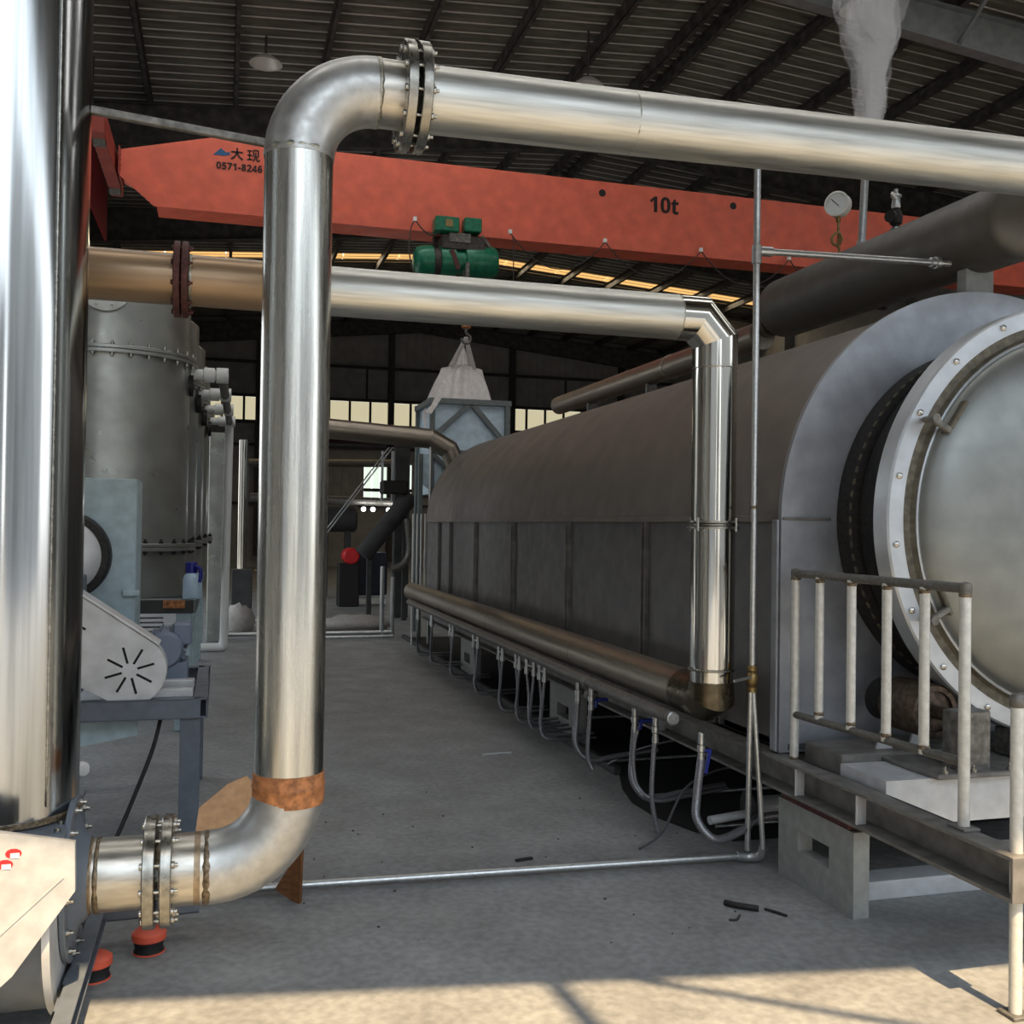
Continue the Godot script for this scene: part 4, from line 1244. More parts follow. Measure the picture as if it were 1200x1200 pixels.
# ---------------------------------------------------------------- railings
func build_railings() -> void:
	var t := thing("railing", V(2.57, 0.54, -3.6), "pale tube railing with five uprights on the frame in front of the drum", "railing")
	var xa := 2.575
	var za := -4.23
	var zb := -3.10
	var yt := 1.40
	obj("top_rail", Sh.new().tube([V(xa, yt, za), V(xa, yt, zb)], 0.019, 16), M.rail_dark, t)
	obj("bottom_rail", Sh.new().tube([V(xa, 0.745, za), V(xa, 0.775, -3.13)], 0.017, 16), M.rail_dark, t)
	var zz := [-4.23, -4.03, -3.79, -3.55, -3.32, -3.10]
	for k in 6:
		var full := k == 0 or k == 5
		obj("post" if full else "baluster", Sh.new().tube([V(xa, 0.54 if full else 0.76, zz[k]), V(xa, yt - 0.008, zz[k])], 0.0205 if full else 0.0195, 18), M.rail_paint, t)
		obj("weld", bead(V(xa, yt - 0.025, zz[k]), V(0, 1, 0), 0.0205, 0.008, 50 + k, 16), M.weld, t)
		obj("weld", bead(V(xa, 0.545 if full else 0.785, zz[k]), V(0, 1, 0), 0.0205, 0.008, 60 + k, 16), M.weld, t)
	for z in [za, zb]:
		obj("corner_elbow", Sh.new().lathe(V(xa, yt - 0.022, z), V(0, 1, 0), [[0.0, 0.0], [0.021, 0.002], [0.024, 0.022], [0.021, 0.04], [0.0, 0.046]], 16), M.rail_dark, t)
	obj("foot_plate", Sh.new().box(V(xa, 0.545, zb), V(0.07, 0.01, 0.09), 0.002), M.skid_paint, t)
	var s := thing("stair_rail", V(2.56, 0, -2.83), "pale upright handrail post standing on the floor at the right edge", "handrail")
	obj("post", Sh.new().tube([V(2.56, 0.0, -2.83), V(2.56, 1.03, -2.83)], 0.021, 18), M.rail_paint, s)
	obj("post_cap", Sh.new().lathe(V(2.56, 1.02, -2.83), V(0, 1, 0), [[0.021, 0.0], [0.026, 0.006], [0.026, 0.03], [0.018, 0.044], [0.0, 0.048]], 18), M.rail_dark, s)
	obj("handrail", Sh.new().tube([V(2.56, 1.045, -2.83), V(2.58, 1.05, -2.83), V(3.4, 1.05, -2.83)], 0.02, 16), M.rail_dark, s)
	obj("post", Sh.new().tube([V(3.4, 0.0, -2.83), V(3.4, 1.05, -2.83)], 0.021, 18), M.rail_paint, s)
	obj("floor_plate", Sh.new().box(V(2.56, 0.006, -2.83), V(0.08, 0.012, 0.08), 0.002), M.rail_dark, s)

# ---------------------------------------------------------------- crane
func stroke(s: Sh, o: Vector3, k: float, pts: Array, w := 0.035) -> void:
	for i in pts.size() - 1:
		var a: Vector3 = o + V(pts[i][0], pts[i][1], 0) * k
		var b: Vector3 = o + V(pts[i + 1][0], pts[i + 1][1], 0) * k
		if a.distance_to(b) > 0.001: s.bar(a, b, 0.006, w, 0.0, V(b.y - a.y, a.x - b.x, 0).normalized() if absf(b.y - a.y) > 1e-4 else V(0, 1, 0))

func text(called: String, words: String, height: float, at: Vector3, m: Material, parent: Node, bold := true) -> void:
	var f := SystemFont.new()
	f.font_names = PackedStringArray(["Droid Sans"])
	f.font_weight = 700 if bold else 400
	var tm := TextMesh.new()
	tm.text = words
	tm.font = f
	tm.font_size = 64
	tm.pixel_size = height / 46.0
	tm.depth = 0.012
	tm.horizontal_alignment = HORIZONTAL_ALIGNMENT_LEFT
	tm.vertical_alignment = VERTICAL_ALIGNMENT_CENTER
	var o := MeshInstance3D.new()
	o.name = numbered(called, parent)
	o.mesh = tm
	o.material_override = m
	parent.add_child(o, true)
	o.position = at - origin_of(parent)

func build_crane() -> void:
	var z0 := -14.2
	var t := thing("crane_girder", V(7, 5.75, -14.45), "long orange-red overhead crane girder marked 10t spanning the hall", "crane")
	var zc := -14.45
	var y0 := 5.74
	var yc := 5.97
	var y1 := 6.73
	var x0 := -1.36
	var xe := 16.2
	var s := Sh.new()
	s.prism([V(x0, 6.16, z0), V(-0.93, yc, z0), V(xe - 0.4, yc, z0), V(xe, 6.16, z0), V(xe, 6.45, z0), V(xe - 1.1, y1, z0), V(-0.24, y1, z0), V(x0, 6.45, z0)], V(0, 0, -0.5))
	obj("box_girder", s, M.crane_red, t)
	var ib := Sh.new()
	ib.prism([V(x0, 6.10, z0 + 0.012), V(-0.93, y0, z0 + 0.012), V(xe - 0.4, y0, z0 + 0.012), V(xe, 6.10, z0 + 0.012), V(xe, 6.2, z0 + 0.012), V(xe - 0.45, yc, z0 + 0.012), V(-0.88, yc, z0 + 0.012), V(x0, 6.2, z0 + 0.012)], V(0, 0, -0.012))
	ib.bar(V(-0.9, y0 + 0.012, zc), V(xe - 0.4, y0 + 0.012, zc), 0.5, 0.02, 0.0)
	obj("rail_beam", ib, M.crane_red, t)
	for x in [5.34, 7.49]:
		obj("hole", Sh.new().cyl(V(x, 6.56 if x < 6 else 6.58, z0 - 0.01), V(x, 6.56 if x < 6 else 6.58, z0 + 0.004), 0.055, 18, 0.0), M.cable_black, t)
	var st := Sh.new()
	for k in 5: st.box(V(x0 - 0.005, 6.18 + k * 0.065, z0 + 0.02), V(0.03, 0.02, 0.03), 0.002)
	stuff(obj("end_bolt", st, M.crane_red_dark, t))
	obj("end_plate", Sh.new().box(V(x0 - 0.01, 6.3, zc), V(0.02, 0.36, 0.6), 0.002), M.crane_red_dark, t)
	text("lettering", "10t", 0.235, V(6.09, 6.47, z0 + 0.004), M.lettering, t)
	text("lettering", "0571-8246", 0.092, V(-0.16, 6.372, z0 + 0.004), M.lettering, t)
	var cj := Sh.new()
	var o := V(0.03, 6.475, z0 + 0.004)
	var kk := 0.16
	stroke(cj, o, kk, [[0.02, 0.62], [0.98, 0.62]], 0.02)
	stroke(cj, o, kk, [[0.5, 0.98], [0.5, 0.62], [0.36, 0.28], [0.03, 0.0]], 0.022)
	stroke(cj, o, kk, [[0.5, 0.6], [0.66, 0.26], [0.97, 0.0]], 0.022)
	var o2 := V(0.24, 6.475, z0 + 0.004)
	stroke(cj, o2, kk, [[0.0, 0.85], [0.42, 0.85]], 0.018)
	stroke(cj, o2, kk, [[0.02, 0.48], [0.4, 0.48]], 0.018)
	stroke(cj, o2, kk, [[0.0, 0.08], [0.44, 0.16]], 0.018)
	stroke(cj, o2, kk, [[0.21, 0.85], [0.21, 0.12]], 0.018)
	stroke(cj, o2, kk, [[0.53, 0.36], [0.53, 0.92], [0.92, 0.92], [0.92, 0.36]], 0.018)
	stroke(cj, o2, kk, [[0.72, 0.75], [0.68, 0.35], [0.5, 0.0]], 0.018)
	stroke(cj, o2, kk, [[0.78, 0.45], [0.8, 0.03], [1.0, 0.03], [1.0, 0.16]], 0.018)
	obj("characters", cj, M.lettering, t)
	var lg := Sh.new()
	lg.prism([V(-0.2, 6.51, z0), V(-0.1, 6.605, z0), V(-0.03, 6.555, z0), V(0.01, 6.565, z0), V(0.02, 6.53, z0), V(-0.06, 6.505, z0)], V(0, 0, 0.005))
	obj("emblem", lg, M.logo_blue, t)
	# end carriage along the runway
	var ec := thing("end_carriage", V(-1.55, 6.3, -14.4), "red end carriage of the overhead crane beside the tall stack", "crane carriage")
	obj("beam", Sh.new().bar(V(-1.50, 6.33, -12.9), V(-1.50, 6.33, -15.4), 0.16, 0.30), M.crane_red_dark, ec)
	for z in [-13.2, -15.1]:
		obj("wheel", Sh.new().cyl(V(-1.57, 6.20, z), V(-1.43, 6.20, z), 0.09, 24), M.rough_steel, ec)
	# hoist
	var h := thing("hoist", V(3.1, 5.2, -14.1), "green electric hoist hanging below the red crane girder", "hoist")
	var hz := -14.15
	var a := V(2.52, 5.30, hz)
	var prof := [[0.0, 0.0], [0.15, 0.01], [0.2, 0.05], [0.22, 0.12], [0.22, 0.25], [0.17, 0.26], [0.17, 0.36], [0.215, 0.37], [0.215, 0.58], [0.18, 0.59], [0.18, 0.72], [0.215, 0.73], [0.225, 0.78], [0.225, 1.14], [0.19, 1.19], [0.0, 1.2]]
	obj("drum_housing", Sh.new().lathe(a, V(1, 0.06, 0), prof, 32), M.hoist_green, h)
	obj("motor_end", Sh.new().lathe(a + V(0.04, 0.002, 0.0), V(1, 0.06, 0), [[0.16, 0.1], [0.224, 0.1], [0.224, 0.22], [0.2, 0.22]], 32), M.hoist_green, h)
	obj("frame_band", Sh.new().lathe(a + V(0.27, 0.016, 0), V(1, 0.06, 0), [[0.17, 0.0], [0.19, 0.0], [0.19, 0.1], [0.17, 0.1]], 32), M.hoist_dark, h)
	obj("cover_plate", Sh.new().box(a + V(0.68, 0.27, 0.03), V(0.62, 0.2, 0.3), 0.01), M.hoist_dark, h)
	obj("gear_plate", Sh.new().box(a + V(0.62, 0.33, 0.17), V(0.32, 0.14, 0.05), 0.01), M.rough_steel, h)
	obj("control_box", Sh.new().box(a + V(0.43, 0.50, 0.12), V(0.34, 0.21, 0.24), 0.015), M.hoist_green, h)
	obj("control_box", Sh.new().box(a + V(0.80, 0.52, 0.12), V(0.25, 0.2, 0.22), 0.015), M.hoist_green, h)
	obj("box_plate", Sh.new().box(a + V(0.45, 0.51, 0.242), V(0.1, 0.1, 0.008), 0.002), M.brass, h)
	for x in [0.45, 0.85]:
		obj("trolley", Sh.new().box(a + V(x, 0.5, -0.28), V(0.25, 0.3, 0.12), 0.01), M.hoist_dark, h)
	obj("rope_guide", Sh.new().bar(a + V(0.50, 0.15, 0.2), a + V(0.60, -0.12, 0.21), 0.07, 0.03, 0.005, V(0, 0, 1)), M.rust_flange, h)
	obj("lever_arm", Sh.new().bar(a + V(0.95, 0.40, 0.12), a + V(1.08, 0.24, 0.12), 0.05, 0.04), M.rough_steel, h)
	obj("sheave_hanger", Sh.new().box(a + V(0.73, -0.12, 0.2), V(0.06, 0.22, 0.06), 0.01), M.rough_steel, h)
	var rp := Sh.new()
	for x in [0.70, 0.78]: rp.cyl(a + V(x, -0.1, 0.1), V(3.27 + (x - 0.74) * 0.8, 4.62, hz + 0.1), 0.012, 8, 0.0)
	obj("wire_rope", rp, M.rough_steel, h)
	# hook block
	var hk := thing("hook_block", V(3.27, 4.3, hz + 0.1), "rust-orange crane hook block holding the white bag's loops", "hook")
	var hc := V(3.27, 4.56, hz + 0.1)
	obj("sheave_case", Sh.new().box(hc, V(0.2, 0.22, 0.12), 0.02), M.rough_steel, hk)
	obj("swivel", Sh.new().box(hc + V(0, -0.13, 0), V(0.13, 0.1, 0.1), 0.02), M.rust, hk)
	obj("hook", Sh.new().tube(curve([hc + V(0, -0.15, 0), hc + V(0.0, -0.24, 0), hc + V(0.06, -0.30, 0), hc + V(0.04, -0.38, 0), hc + V(-0.04, -0.38, 0), hc + V(-0.07, -0.32, 0)], 6), 0.02, 10), M.rough_steel, hk)
	# cable loops hanging under the girder
	var f := thing("festoon_cable", V(5.5, 5.5, -14.1), "thin dark cable hanging in shallow loops under the crane girder", "cable")
	var fx := [3.9, 5.35, 6.9, 8.4, 9.8]
	for k in fx.size() - 1:
		var xa: float = fx[k]
		var xb: float = fx[k + 1]
		var pts := []
		for i in 13:
			var q := i / 12.0
			pts.append(V(lerpf(xa, xb, q), 5.80 - 0.46 * 4.0 * q * (1.0 - q), -14.08))
		obj("loop", Sh.new().tube(pts, 0.009, 6), M.hoist_dark, f)
		obj("clip", Sh.new().box(V(xa, 5.82, -14.09), V(0.05, 0.06, 0.05), 0.004), M.white_plastic, f)
	obj("clip", Sh.new().box(V(2.52, 5.87, -14.09), V(0.05, 0.06, 0.05), 0.004), M.white_plastic, f)
	obj("loop", Sh.new().tube(curve([V(2.52, 5.86, -14.08), V(2.46, 5.72, -14.08), V(2.44, 5.4, -14.06), V(2.5, 5.12, -14.04)], 6), 0.01, 6), M.hoist_dark, f)
	obj("loop", Sh.new().tube(curve([V(2.52, 5.86, -14.08), V(2.62, 5.74, -14.08), V(2.74, 5.66, -14.06), V(2.85, 5.68, -14.04)], 6), 0.01, 6), M.hoist_dark, f)
	obj("loop", Sh.new().tube(curve([V(3.9, 5.80, -14.08), V(3.95, 5.7, -14.08), V(3.95, 5.3, -14.06), V(3.95, 4.8, -14.06)], 6), 0.008, 6), M.hoist_dark, f)

# ---------------------------------------------------------------- bag and hopper at the furnace's far end
func build_hopper() -> void:
	# the bag: a slack square sack pulled up at its middle by four loops
	var t := thing("bulk_bag", V(3.3, 3.3, -14.45), "slack white bulk bag hanging from the crane hook over the hopper", "bag")
	var s := Sh.new()
	var rows := []
	var c := V(3.36, 0, -14.74)
	var lv := [[4.24, 0.03], [4.12, 0.06], [4.0, 0.10], [3.90, 0.15], [3.875, 0.27], [3.72, 0.33], [3.55, 0.38], [3.40, 0.42], [3.22, 0.45], [3.0, 0.42]]
	for k in lv.size():
		var row := []
		for i in 65:
			var a := TAU * i / 64.0
			var sq := 1.0 / pow(pow(absf(cos(a)), 4.0) + pow(absf(sin(a)), 4.0), 0.25)
			var fold := 1.0 + 0.13 * sin(a * 7.0 + k * 0.25) + 0.07 * sin(a * 12.0 - k * 0.4) + (0.10 * sin(a * 4.0 + 0.6) if k < 4 else 0.0)
			var rr: float = lv[k][1] * sq * fold
			var y: float = lv[k][0] + (0.05 * cos(a * 4.0) if k in [3, 4] else 0.0)
			row.append([c + V(cos(a) * rr, y, sin(a) * rr * 0.75), Vector3(cos(a), 0.35, sin(a)).normalized(), Vector2(i / 8.0, k * 0.2)])
		rows.append(row)
	# smooth normals from the grid itself
	for k in rows.size():
		for i in 65:
			var i0 := (i + 63) % 64
			var i1 := (i + 1) % 64
			var du: Vector3 = rows[k][i1][0] - rows[k][i0][0]
			var dv: Vector3 = rows[mini(k + 1, rows.size() - 1)][i][0] - rows[maxi(k - 1, 0)][i][0]
			var nn := du.cross(dv).normalized()
			if nn.dot(rows[k][i][0] - V(c.x, rows[k][i][0].y, c.z)) < 0.0: nn = -nn
			rows[k][i][1] = nn
	s.strips(rows)
	obj("sack", s, M.sack, t)
	for a in [0.8, 2.3, 3.9, 5.5]:
		obj("strap", Sh.new().bar(V(3.27, 4.26, -14.06), c + V(cos(a) * 0.25, 3.89, sin(a) * 0.18), 0.05, 0.012), M.sack, t)
	obj("drape", Sh.new().prism([V(2.95, 3.62, -14.16), V(2.80, 3.28, -14.13), V(2.72, 3.18, -14.12), V(2.80, 3.16, -14.12), V(2.94, 3.38, -14.14), V(3.02, 3.6, -14.16)], V(0, 0, -0.06)), M.sack, t)
	var h := thing("feed_hopper", V(3.35, 2.0, -14.6), "pale blue panelled feed hopper in a grey braced frame behind the furnace", "hopper")
	var x0 := 2.83
	var x1 := 3.93
	var z0 := -14.2
	var z1 := -15.3
	var yt := 3.36
	var yb := 2.05
	obj("front_panel", Sh.new().box(V((x0 + x1) / 2, (yt + yb) / 2, z0 - 0.05), V(x1 - x0 - 0.04, yt - yb, 0.02), 0.0), M.hopper_panel, h)
	obj("side_panel", Sh.new().box(V(x0 + 0.05, (yt + yb) / 2, (z0 + z1) / 2), V(0.02, yt - yb, z0 - z1 - 0.1), 0.0), M.hopper_panel, h)
	obj("side_panel", Sh.new().box(V(x1 - 0.05, (yt + yb) / 2, (z0 + z1) / 2), V(0.02, yt - yb, z0 - z1 - 0.1), 0.0), M.hopper_panel, h)
	obj("back_panel", Sh.new().box(V((x0 + x1) / 2, (yt + yb) / 2, z1 + 0.05), V(x1 - x0 - 0.04, yt - yb, 0.02), 0.0), M.hopper_panel, h)
	for x in [x0, x1]:
		for z in [z0, z1]:
			obj("corner_post", Sh.new().box(V(x, yt / 2, z), V(0.07, yt, 0.07), 0.004), M.hopper_frame, h)
	for z in [z0, z1]:
		obj("top_rail", Sh.new().box(V((x0 + x1) / 2, yt, z), V(x1 - x0 + 0.1, 0.08, 0.08), 0.004), M.hopper_frame, h)
	for x in [x0, x1]:
		obj("top_rail", Sh.new().box(V(x, yt, (z0 + z1) / 2), V(0.08, 0.08, z0 - z1), 0.004), M.hopper_frame, h)
	obj("brace", Sh.new().bar(V(3.36, yt - 0.04, z0 + 0.01), V(2.86, 2.86, z0 + 0.01), 0.03, 0.075, 0.003, V(1, -1, 0).normalized()), M.hopper_frame, h)
	obj("brace", Sh.new().bar(V(3.42, yt - 0.04, z0 + 0.01), V(3.98, 2.7, z0 + 0.01), 0.03, 0.075, 0.003, V(1, 1, 0).normalized()), M.hopper_frame, h)
	obj("mid_rail", Sh.new().box(V((x0 + x1) / 2, 2.64, z0), V(x1 - x0, 0.06, 0.07), 0.004), M.hopper_frame, h)
	obj("lower_panel", Sh.new().prism([V(2.68, 2.60, z0 + 0.02), V(3.3, 2.60, z0 + 0.02), V(3.3, 2.05, z0 + 0.02), V(2.9, 2.0, z0 + 0.02), V(2.68, 2.2, z0 + 0.02)], V(0, 0, -0.03)), M.hopper_panel, h)
	obj("brace", Sh.new().bar(V(2.86, 2.58, z0 + 0.05), V(3.2, 2.25, z0 + 0.05), 0.03, 0.06, 0.003, V(1, 1, 0).normalized()), M.hopper_frame, h)
	obj("corner_post", Sh.new().box(V(2.67, 1.2, z0 + 0.02), V(0.06, 2.8, 0.06), 0.004), M.hopper_frame, h)
	# insulated pipe that meets the hopper
	var p := thing("feed_pipe", V(2.0, 2.75, -13.6), "shiny pipe crossing in front of the pale hopper and bending down", "pipe")
	obj("pipe", Sh.new().mitre([V(0.85, 2.895, -13.75), V(2.72, 2.78, -13.75), V(2.98, 2.64, -13.75), V(3.12, 2.35, -13.75)], 0.135, 32), M.stainless_brown, p)
	obj("support_leg", Sh.new().box(V(1.1, 1.36, -13.75), V(0.08, 2.72, 0.08), 0.004), M.wall_frame, p)
	obj("seam", bead(V(2.72, 2.78, -13.75), V(1, -0.1, 0), 0.134, 0.01, 81), M.weld_clean, p)

# ---------------------------------------------------------------- near fan, stack, guard
func clipped(c: Vector3, r: float) -> Array:
	# outline of the fan's round side, cut flat below its outlet
	var out := []
	for k in 73:
		var a := deg_to_rad(27.0 - 234.0 * k / 72.0)
		out.append(c + V(0, sin(a) * r, cos(a) * r))
	return out

func build_near_fan() -> void:
	var z := -3.63
	var t := thing("exhaust_stack", V(-0.685, 0.65, -3.67), "wide polished stainless stack rising out of the picture at the left", "stack")
	obj("shell", Sh.new().tube([V(-0.685, 0.66, -3.67), V(-0.69, 5.2, -3.67)], 0.243, 64), M.stainless_stack, t)
	obj("bottom_rim", ring(V(-0.685, 0.645, -3.67), V(0, 1, 0), 0.2, 0.252, 0.02, 64), M.weld, t)
	obj("lap_seam", Sh.new().bar(V(-0.685 + 0.17, 0.7, -3.67 + 0.175), V(-0.685 + 0.17, 5.2, -3.67 + 0.175), 0.006, 0.006), M.flange_steel, t)
	var f := thing("centrifugal_fan", V(-0.65, 0, z), "blue-grey centrifugal fan on red round mounts below the stack, past the white guard", "fan")
	var y0 := 0.432
	obj("scroll_casing", Sh.new().prism(clipped(V(-0.95, y0, z), 0.385), V(0.47, 0, 0)), M.fan_grey, f)
	obj("outlet_neck", Sh.new().box(V(-0.70, 0.60, z - 0.04), V(0.42, 0.06, 0.52), 0.004), M.fan_grey, f)
	obj("neck_flange", Sh.new().box(V(-0.70, 0.632, z - 0.03), V(0.5, 0.02, 0.56), 0.003), M.fan_grey, f)
	for k in 6:
		obj("bolt", Sh.new().lathe(V(-0.472, 0.642, -3.42 - k * 0.08), V(0, 1, 0), [[0.009, 0.0], [0.009, 0.01], [0.0, 0.012]], 6), M.bolt_steel, f)
	obj("side_disc", Sh.new().prism(clipped(V(-0.482, y0, z), 0.405), V(0.022, 0, 0)), M.light_paint, f)
	obj("inlet_ring", ring(V(-0.458, y0, z), V(1, 0, 0), 0.10, 0.262, 0.018, 56), M.fan_grey, f)
	obj("inlet_cone", Sh.new().lathe(V(-0.44, y0, z), V(1, 0, 0), [[0.2, 0.0], [0.15, 0.02], [0.128, 0.045], [0.118, 0.045]], 40), M.fan_grey, f)
	var first: MeshInstance3D
	for k in 14:
		var a := TAU * k / 14.0
		var p := V(-0.44, y0 + sin(a) * 0.235, z + cos(a) * 0.235)
		if first == null:
			first = obj("bolt", Sh.new().lathe(p, V(1, 0, 0), [[0.011, 0.0], [0.011, 0.009], [0.006, 0.009], [0.006, 0.022], [0.0, 0.022]], 6), M.bolt_steel, f)
			first.set_meta("at", p)
		else:
			like(first, p - (first.get_meta("at") as Vector3), f)
	first.remove_meta("at")
	# frame on red mounts
	var b := f
	obj("frame_rail", Sh.new().channel(V(-0.42, 0.135, -2.7), V(-0.42, 0.135, -4.15), 0.06, 0.07, 0.008, 1.0), M.fan_grey, b)
	obj("frame_rail", Sh.new().channel(V(-1.0, 0.135, -2.7), V(-1.0, 0.135, -4.15), 0.06, 0.07, 0.008, -1.0), M.fan_grey, b)
	obj("frame_cross_rail", Sh.new().channel(V(-1.0, 0.135, -4.12), V(-0.06, 0.135, -4.16), 0.06, 0.075, 0.008, -1.0), M.fan_grey, b)
	for p in [V(-0.235, 0, -4.05), V(-0.405, 0, -3.86)]:
		var m := Sh.new()
		m.lathe(p, V(0, 1, 0), [[0.0, 0.045], [0.056, 0.045], [0.062, 0.05], [0.062, 0.072], [0.05, 0.082], [0.0, 0.085]], 28)
		var o := obj("vibration_mount", m, M.mount_red, b)
		obj("rubber", Sh.new().lathe(p, V(0, 1, 0), [[0.0, 0.006], [0.056, 0.006], [0.05, 0.02], [0.056, 0.046], [0.0, 0.046]], 28), M.black_rubber, o)
		obj("foot", Sh.new().lathe(p, V(0, 1, 0), [[0.0, 0.0], [0.058, 0.0], [0.058, 0.005], [0.05, 0.008], [0.0, 0.008]], 28), M.mount_red, o)
	# belt guard in front of the fan
	var g := thing("belt_guard", V(-0.6, 0.25, -3.1), "white folded sheet guard with red warning marks at the lower left corner", "guard")
	var zf := -3.19
	var pts := [V(-0.392, 0.672, zf), V(-0.389, 0.532, zf), V(-0.55, 0.305, zf), V(-0.85, -0.02 + 0.05, zf), V(-1.15, 0.03, zf), V(-1.15, 0.80, zf), V(-0.80, 0.755, zf)]
	obj("sheet", Sh.new().prism(pts, V(0, 0, -0.025)), M.guard_white, g)
	obj("fold", Sh.new().bar(V(-0.42, 0.575, zf + 0.001), V(-0.86, 0.17, zf + 0.001), 0.004, 0.006, 0.001, V(1, 1, 0).normalized()), M.guard_white, g)
	for q in [V(-0.553, 0.652, zf), V(-0.575, 0.622, zf)]:
		var lb := Sh.new()
		var w := []
		for k in 10: w.append(q + V(cos(TAU * k / 10) * 0.022, sin(TAU * k / 10) * 0.014, 0))
		lb.prism(w, V(0, 0, 0.0015))
		var o := obj("warning_label", lb, M.warning_red, g)
		obj("label_hand", Sh.new().box(q + V(0.004, -0.006, 0.002), V(0.024, 0.014, 0.001), 0.0), M.white_plastic, o)

# ---------------------------------------------------------------- second fan with its slotted belt guard
func build_far_fan() -> void:
	var fr := thing("fan_stand", V(-0.6, 0, -5.6), "blue-grey steel stand under the slotted belt guard, left of the duct", "stand")
	obj("front_beam", Sh.new().channel(V(-1.6, 0.645, -5.52), V(-0.09, 0.645, -5.52), 0.07, 0.10, 0.008, -1.0), M.fan_grey, fr)
	obj("side_beam", Sh.new().channel(V(-0.09, 0.645, -5.50), V(-0.09, 0.645, -6.75), 0.07, 0.10, 0.008, -1.0), M.fan_grey, fr)
	obj("back_beam", Sh.new().channel(V(-1.6, 0.645, -6.72), V(-0.09, 0.645, -6.72), 0.07, 0.10, 0.008, 1.0), M.fan_grey, fr)
	for p in [V(-0.14, 0, -5.55), V(-1.5, 0, -5.55), V(-0.14, 0, -6.7), V(-1.5, 0, -6.7)]:
		var l := Sh.new()
		l.box(p + V(0, 0.3, 0.03), V(0.10, 0.6, 0.008), 0.001)
		l.box(p + V(0.046, 0.3, -0.01), V(0.008, 0.6, 0.08), 0.001)
		obj("leg", l, M.fan_grey, fr)
	for k in 3:
		obj("slide_rail", Sh.new().box(V(-0.24, 0.715 + (0.02 if k == 1 else 0.0), -5.60 - k * 0.16), V(0.22, 0.045, 0.07), 0.004), M.light_paint, fr)
	obj("apron_panel", Sh.new().prism([V(-1.3, 0.60, -5.62), V(-0.40, 0.60, -5.62), V(-0.40, 0.495, -5.62), V(-1.3, 0.34, -5.62)], V(0, 0, -0.01)), M.fan_blue, fr)
	# fan body: pale blue casing, round inlet, belt guard
	var f := thing("blower", V(-0.8, 0.7, -6.0), "pale blue blower casing with round wheel cover and silver slotted belt guard", "fan")
	obj("casing", Sh.new().box(V(-0.93, 1.40, -6.42), V(0.92, 0.88, 0.4), 0.006), M.fan_blue, f)
	obj("casing_flange", Sh.new().box(V(-0.49, 1.19, -6.2), V(0.09, 0.03, 0.05), 0.003), M.fan_blue, f)
	var wc := V(-0.845, 1.40, -6.1)
	obj("wheel_rim", Sh.new().lathe(wc + V(0, 0, -0.12), V(0, 0, 1), [[0.20, 0.0], [0.245, 0.0], [0.25, 0.01], [0.25, 0.12], [0.24, 0.14], [0.205, 0.14], [0.20, 0.12]], 48), M.seal_dark, f)
	obj("wheel_cover", Sh.new().lathe(wc + V(0, 0, -0.1), V(0, 0, 1), [[0.205, 0.12], [0.19, 0.15], [0.12, 0.19], [0.06, 0.2], [0.0, 0.2]], 48), M.guard_steel, f)
	obj("shaft", Sh.new().cyl(wc, wc + V(0, 0, 0.5), 0.03, 16), M.rough_steel, f)
	obj("bearing_stand", Sh.new().box(V(-0.845, 1.0, -5.85), V(0.3, 0.62, 0.18), 0.006), M.fan_grey, f)
	var gz := -5.52
	var c1 := V(-0.437, 0.842, gz)
	var ang := deg_to_rad(148.5)
	var ax := V(cos(ang), sin(ang), 0)
	var ay := V(-ax.y, ax.x, 0)
	var c2 := c1 + ax * 1.0
	var out := []
	for k in 25:
		var a := -PI / 2 + PI * k / 24.0
		out.append(c1 - (ax * cos(a) - ay * -sin(a)) * 0.178)
	for k in 25:
		var a := PI / 2 - PI * k / 24.0
		out.append(c2 + (ax * cos(a) + ay * sin(a) * -1.0) * 0.23)
	var g := obj("belt_guard", Sh.new().prism(out, V(0, 0, -0.13)), M.guard_steel, f)
	for k in 8:
		var a := TAU * (k + 0.35) / 8.0
		var u := V(cos(a), sin(a), 0)
		obj("slot", Sh.new().bar(c1 + u * 0.038 + V(0, 0, 0.0005), c1 + u * 0.122 + V(0, 0, 0.0005), 0.002, 0.012, 0.0, V(-u.y, u.x, 0)), M.dark_gap, g)
	obj("slot", Sh.new().bar(c1 + ax * 0.29 - ay * 0.07 + V(0, 0, 0.0005), c1 + ax * 0.36 - ay * 0.07 + V(0, 0, 0.0005), 0.002, 0.012, 0.0, ay), M.dark_gap, g)
	obj("top_lip", Sh.new().bar(c1 - ay * 0.185 - ax * 0.05 + V(0, 0, -0.07), c1 - ay * 0.22 + ax * 0.62 + V(0, 0, -0.07), 0.17, 0.012, 0.002, ay), M.guard_steel, f)
	for q in [0.02, 0.13, 0.24]:
		obj("lip_slot", Sh.new().bar(c1 - ay * 0.192 + ax * q + V(0, 0, -0.03), c1 - ay * 0.196 + ax * (q + 0.07) + V(0, 0, -0.03), 0.02, 0.004, 0.0, ay), M.dark_gap, f)
	# motor behind the guard
	var m := thing("motor", V(-0.3, 0.72, -5.9), "small blue-grey electric motor half hidden behind the slotted guard", "motor")
	var mc := V(-0.29, 0.90, -6.05)
	obj("body", Sh.new().lathe(mc + V(0, 0, -0.2), V(0, 0, 1), [[0.0, 0.0], [0.09, 0.0], [0.10, 0.02], [0.10, 0.36], [0.085, 0.4], [0.0, 0.4]], 28), M.motor_blue, m)
	for k in 14:
		var a := TAU * k / 14.0
		obj("fin", Sh.new().box(mc + V(cos(a) * 0.106, sin(a) * 0.106, -0.01), V(0.02, 0.006, 0.32), 0.0, Basis(V(0, 0, 1), a)), M.motor_blue, m)
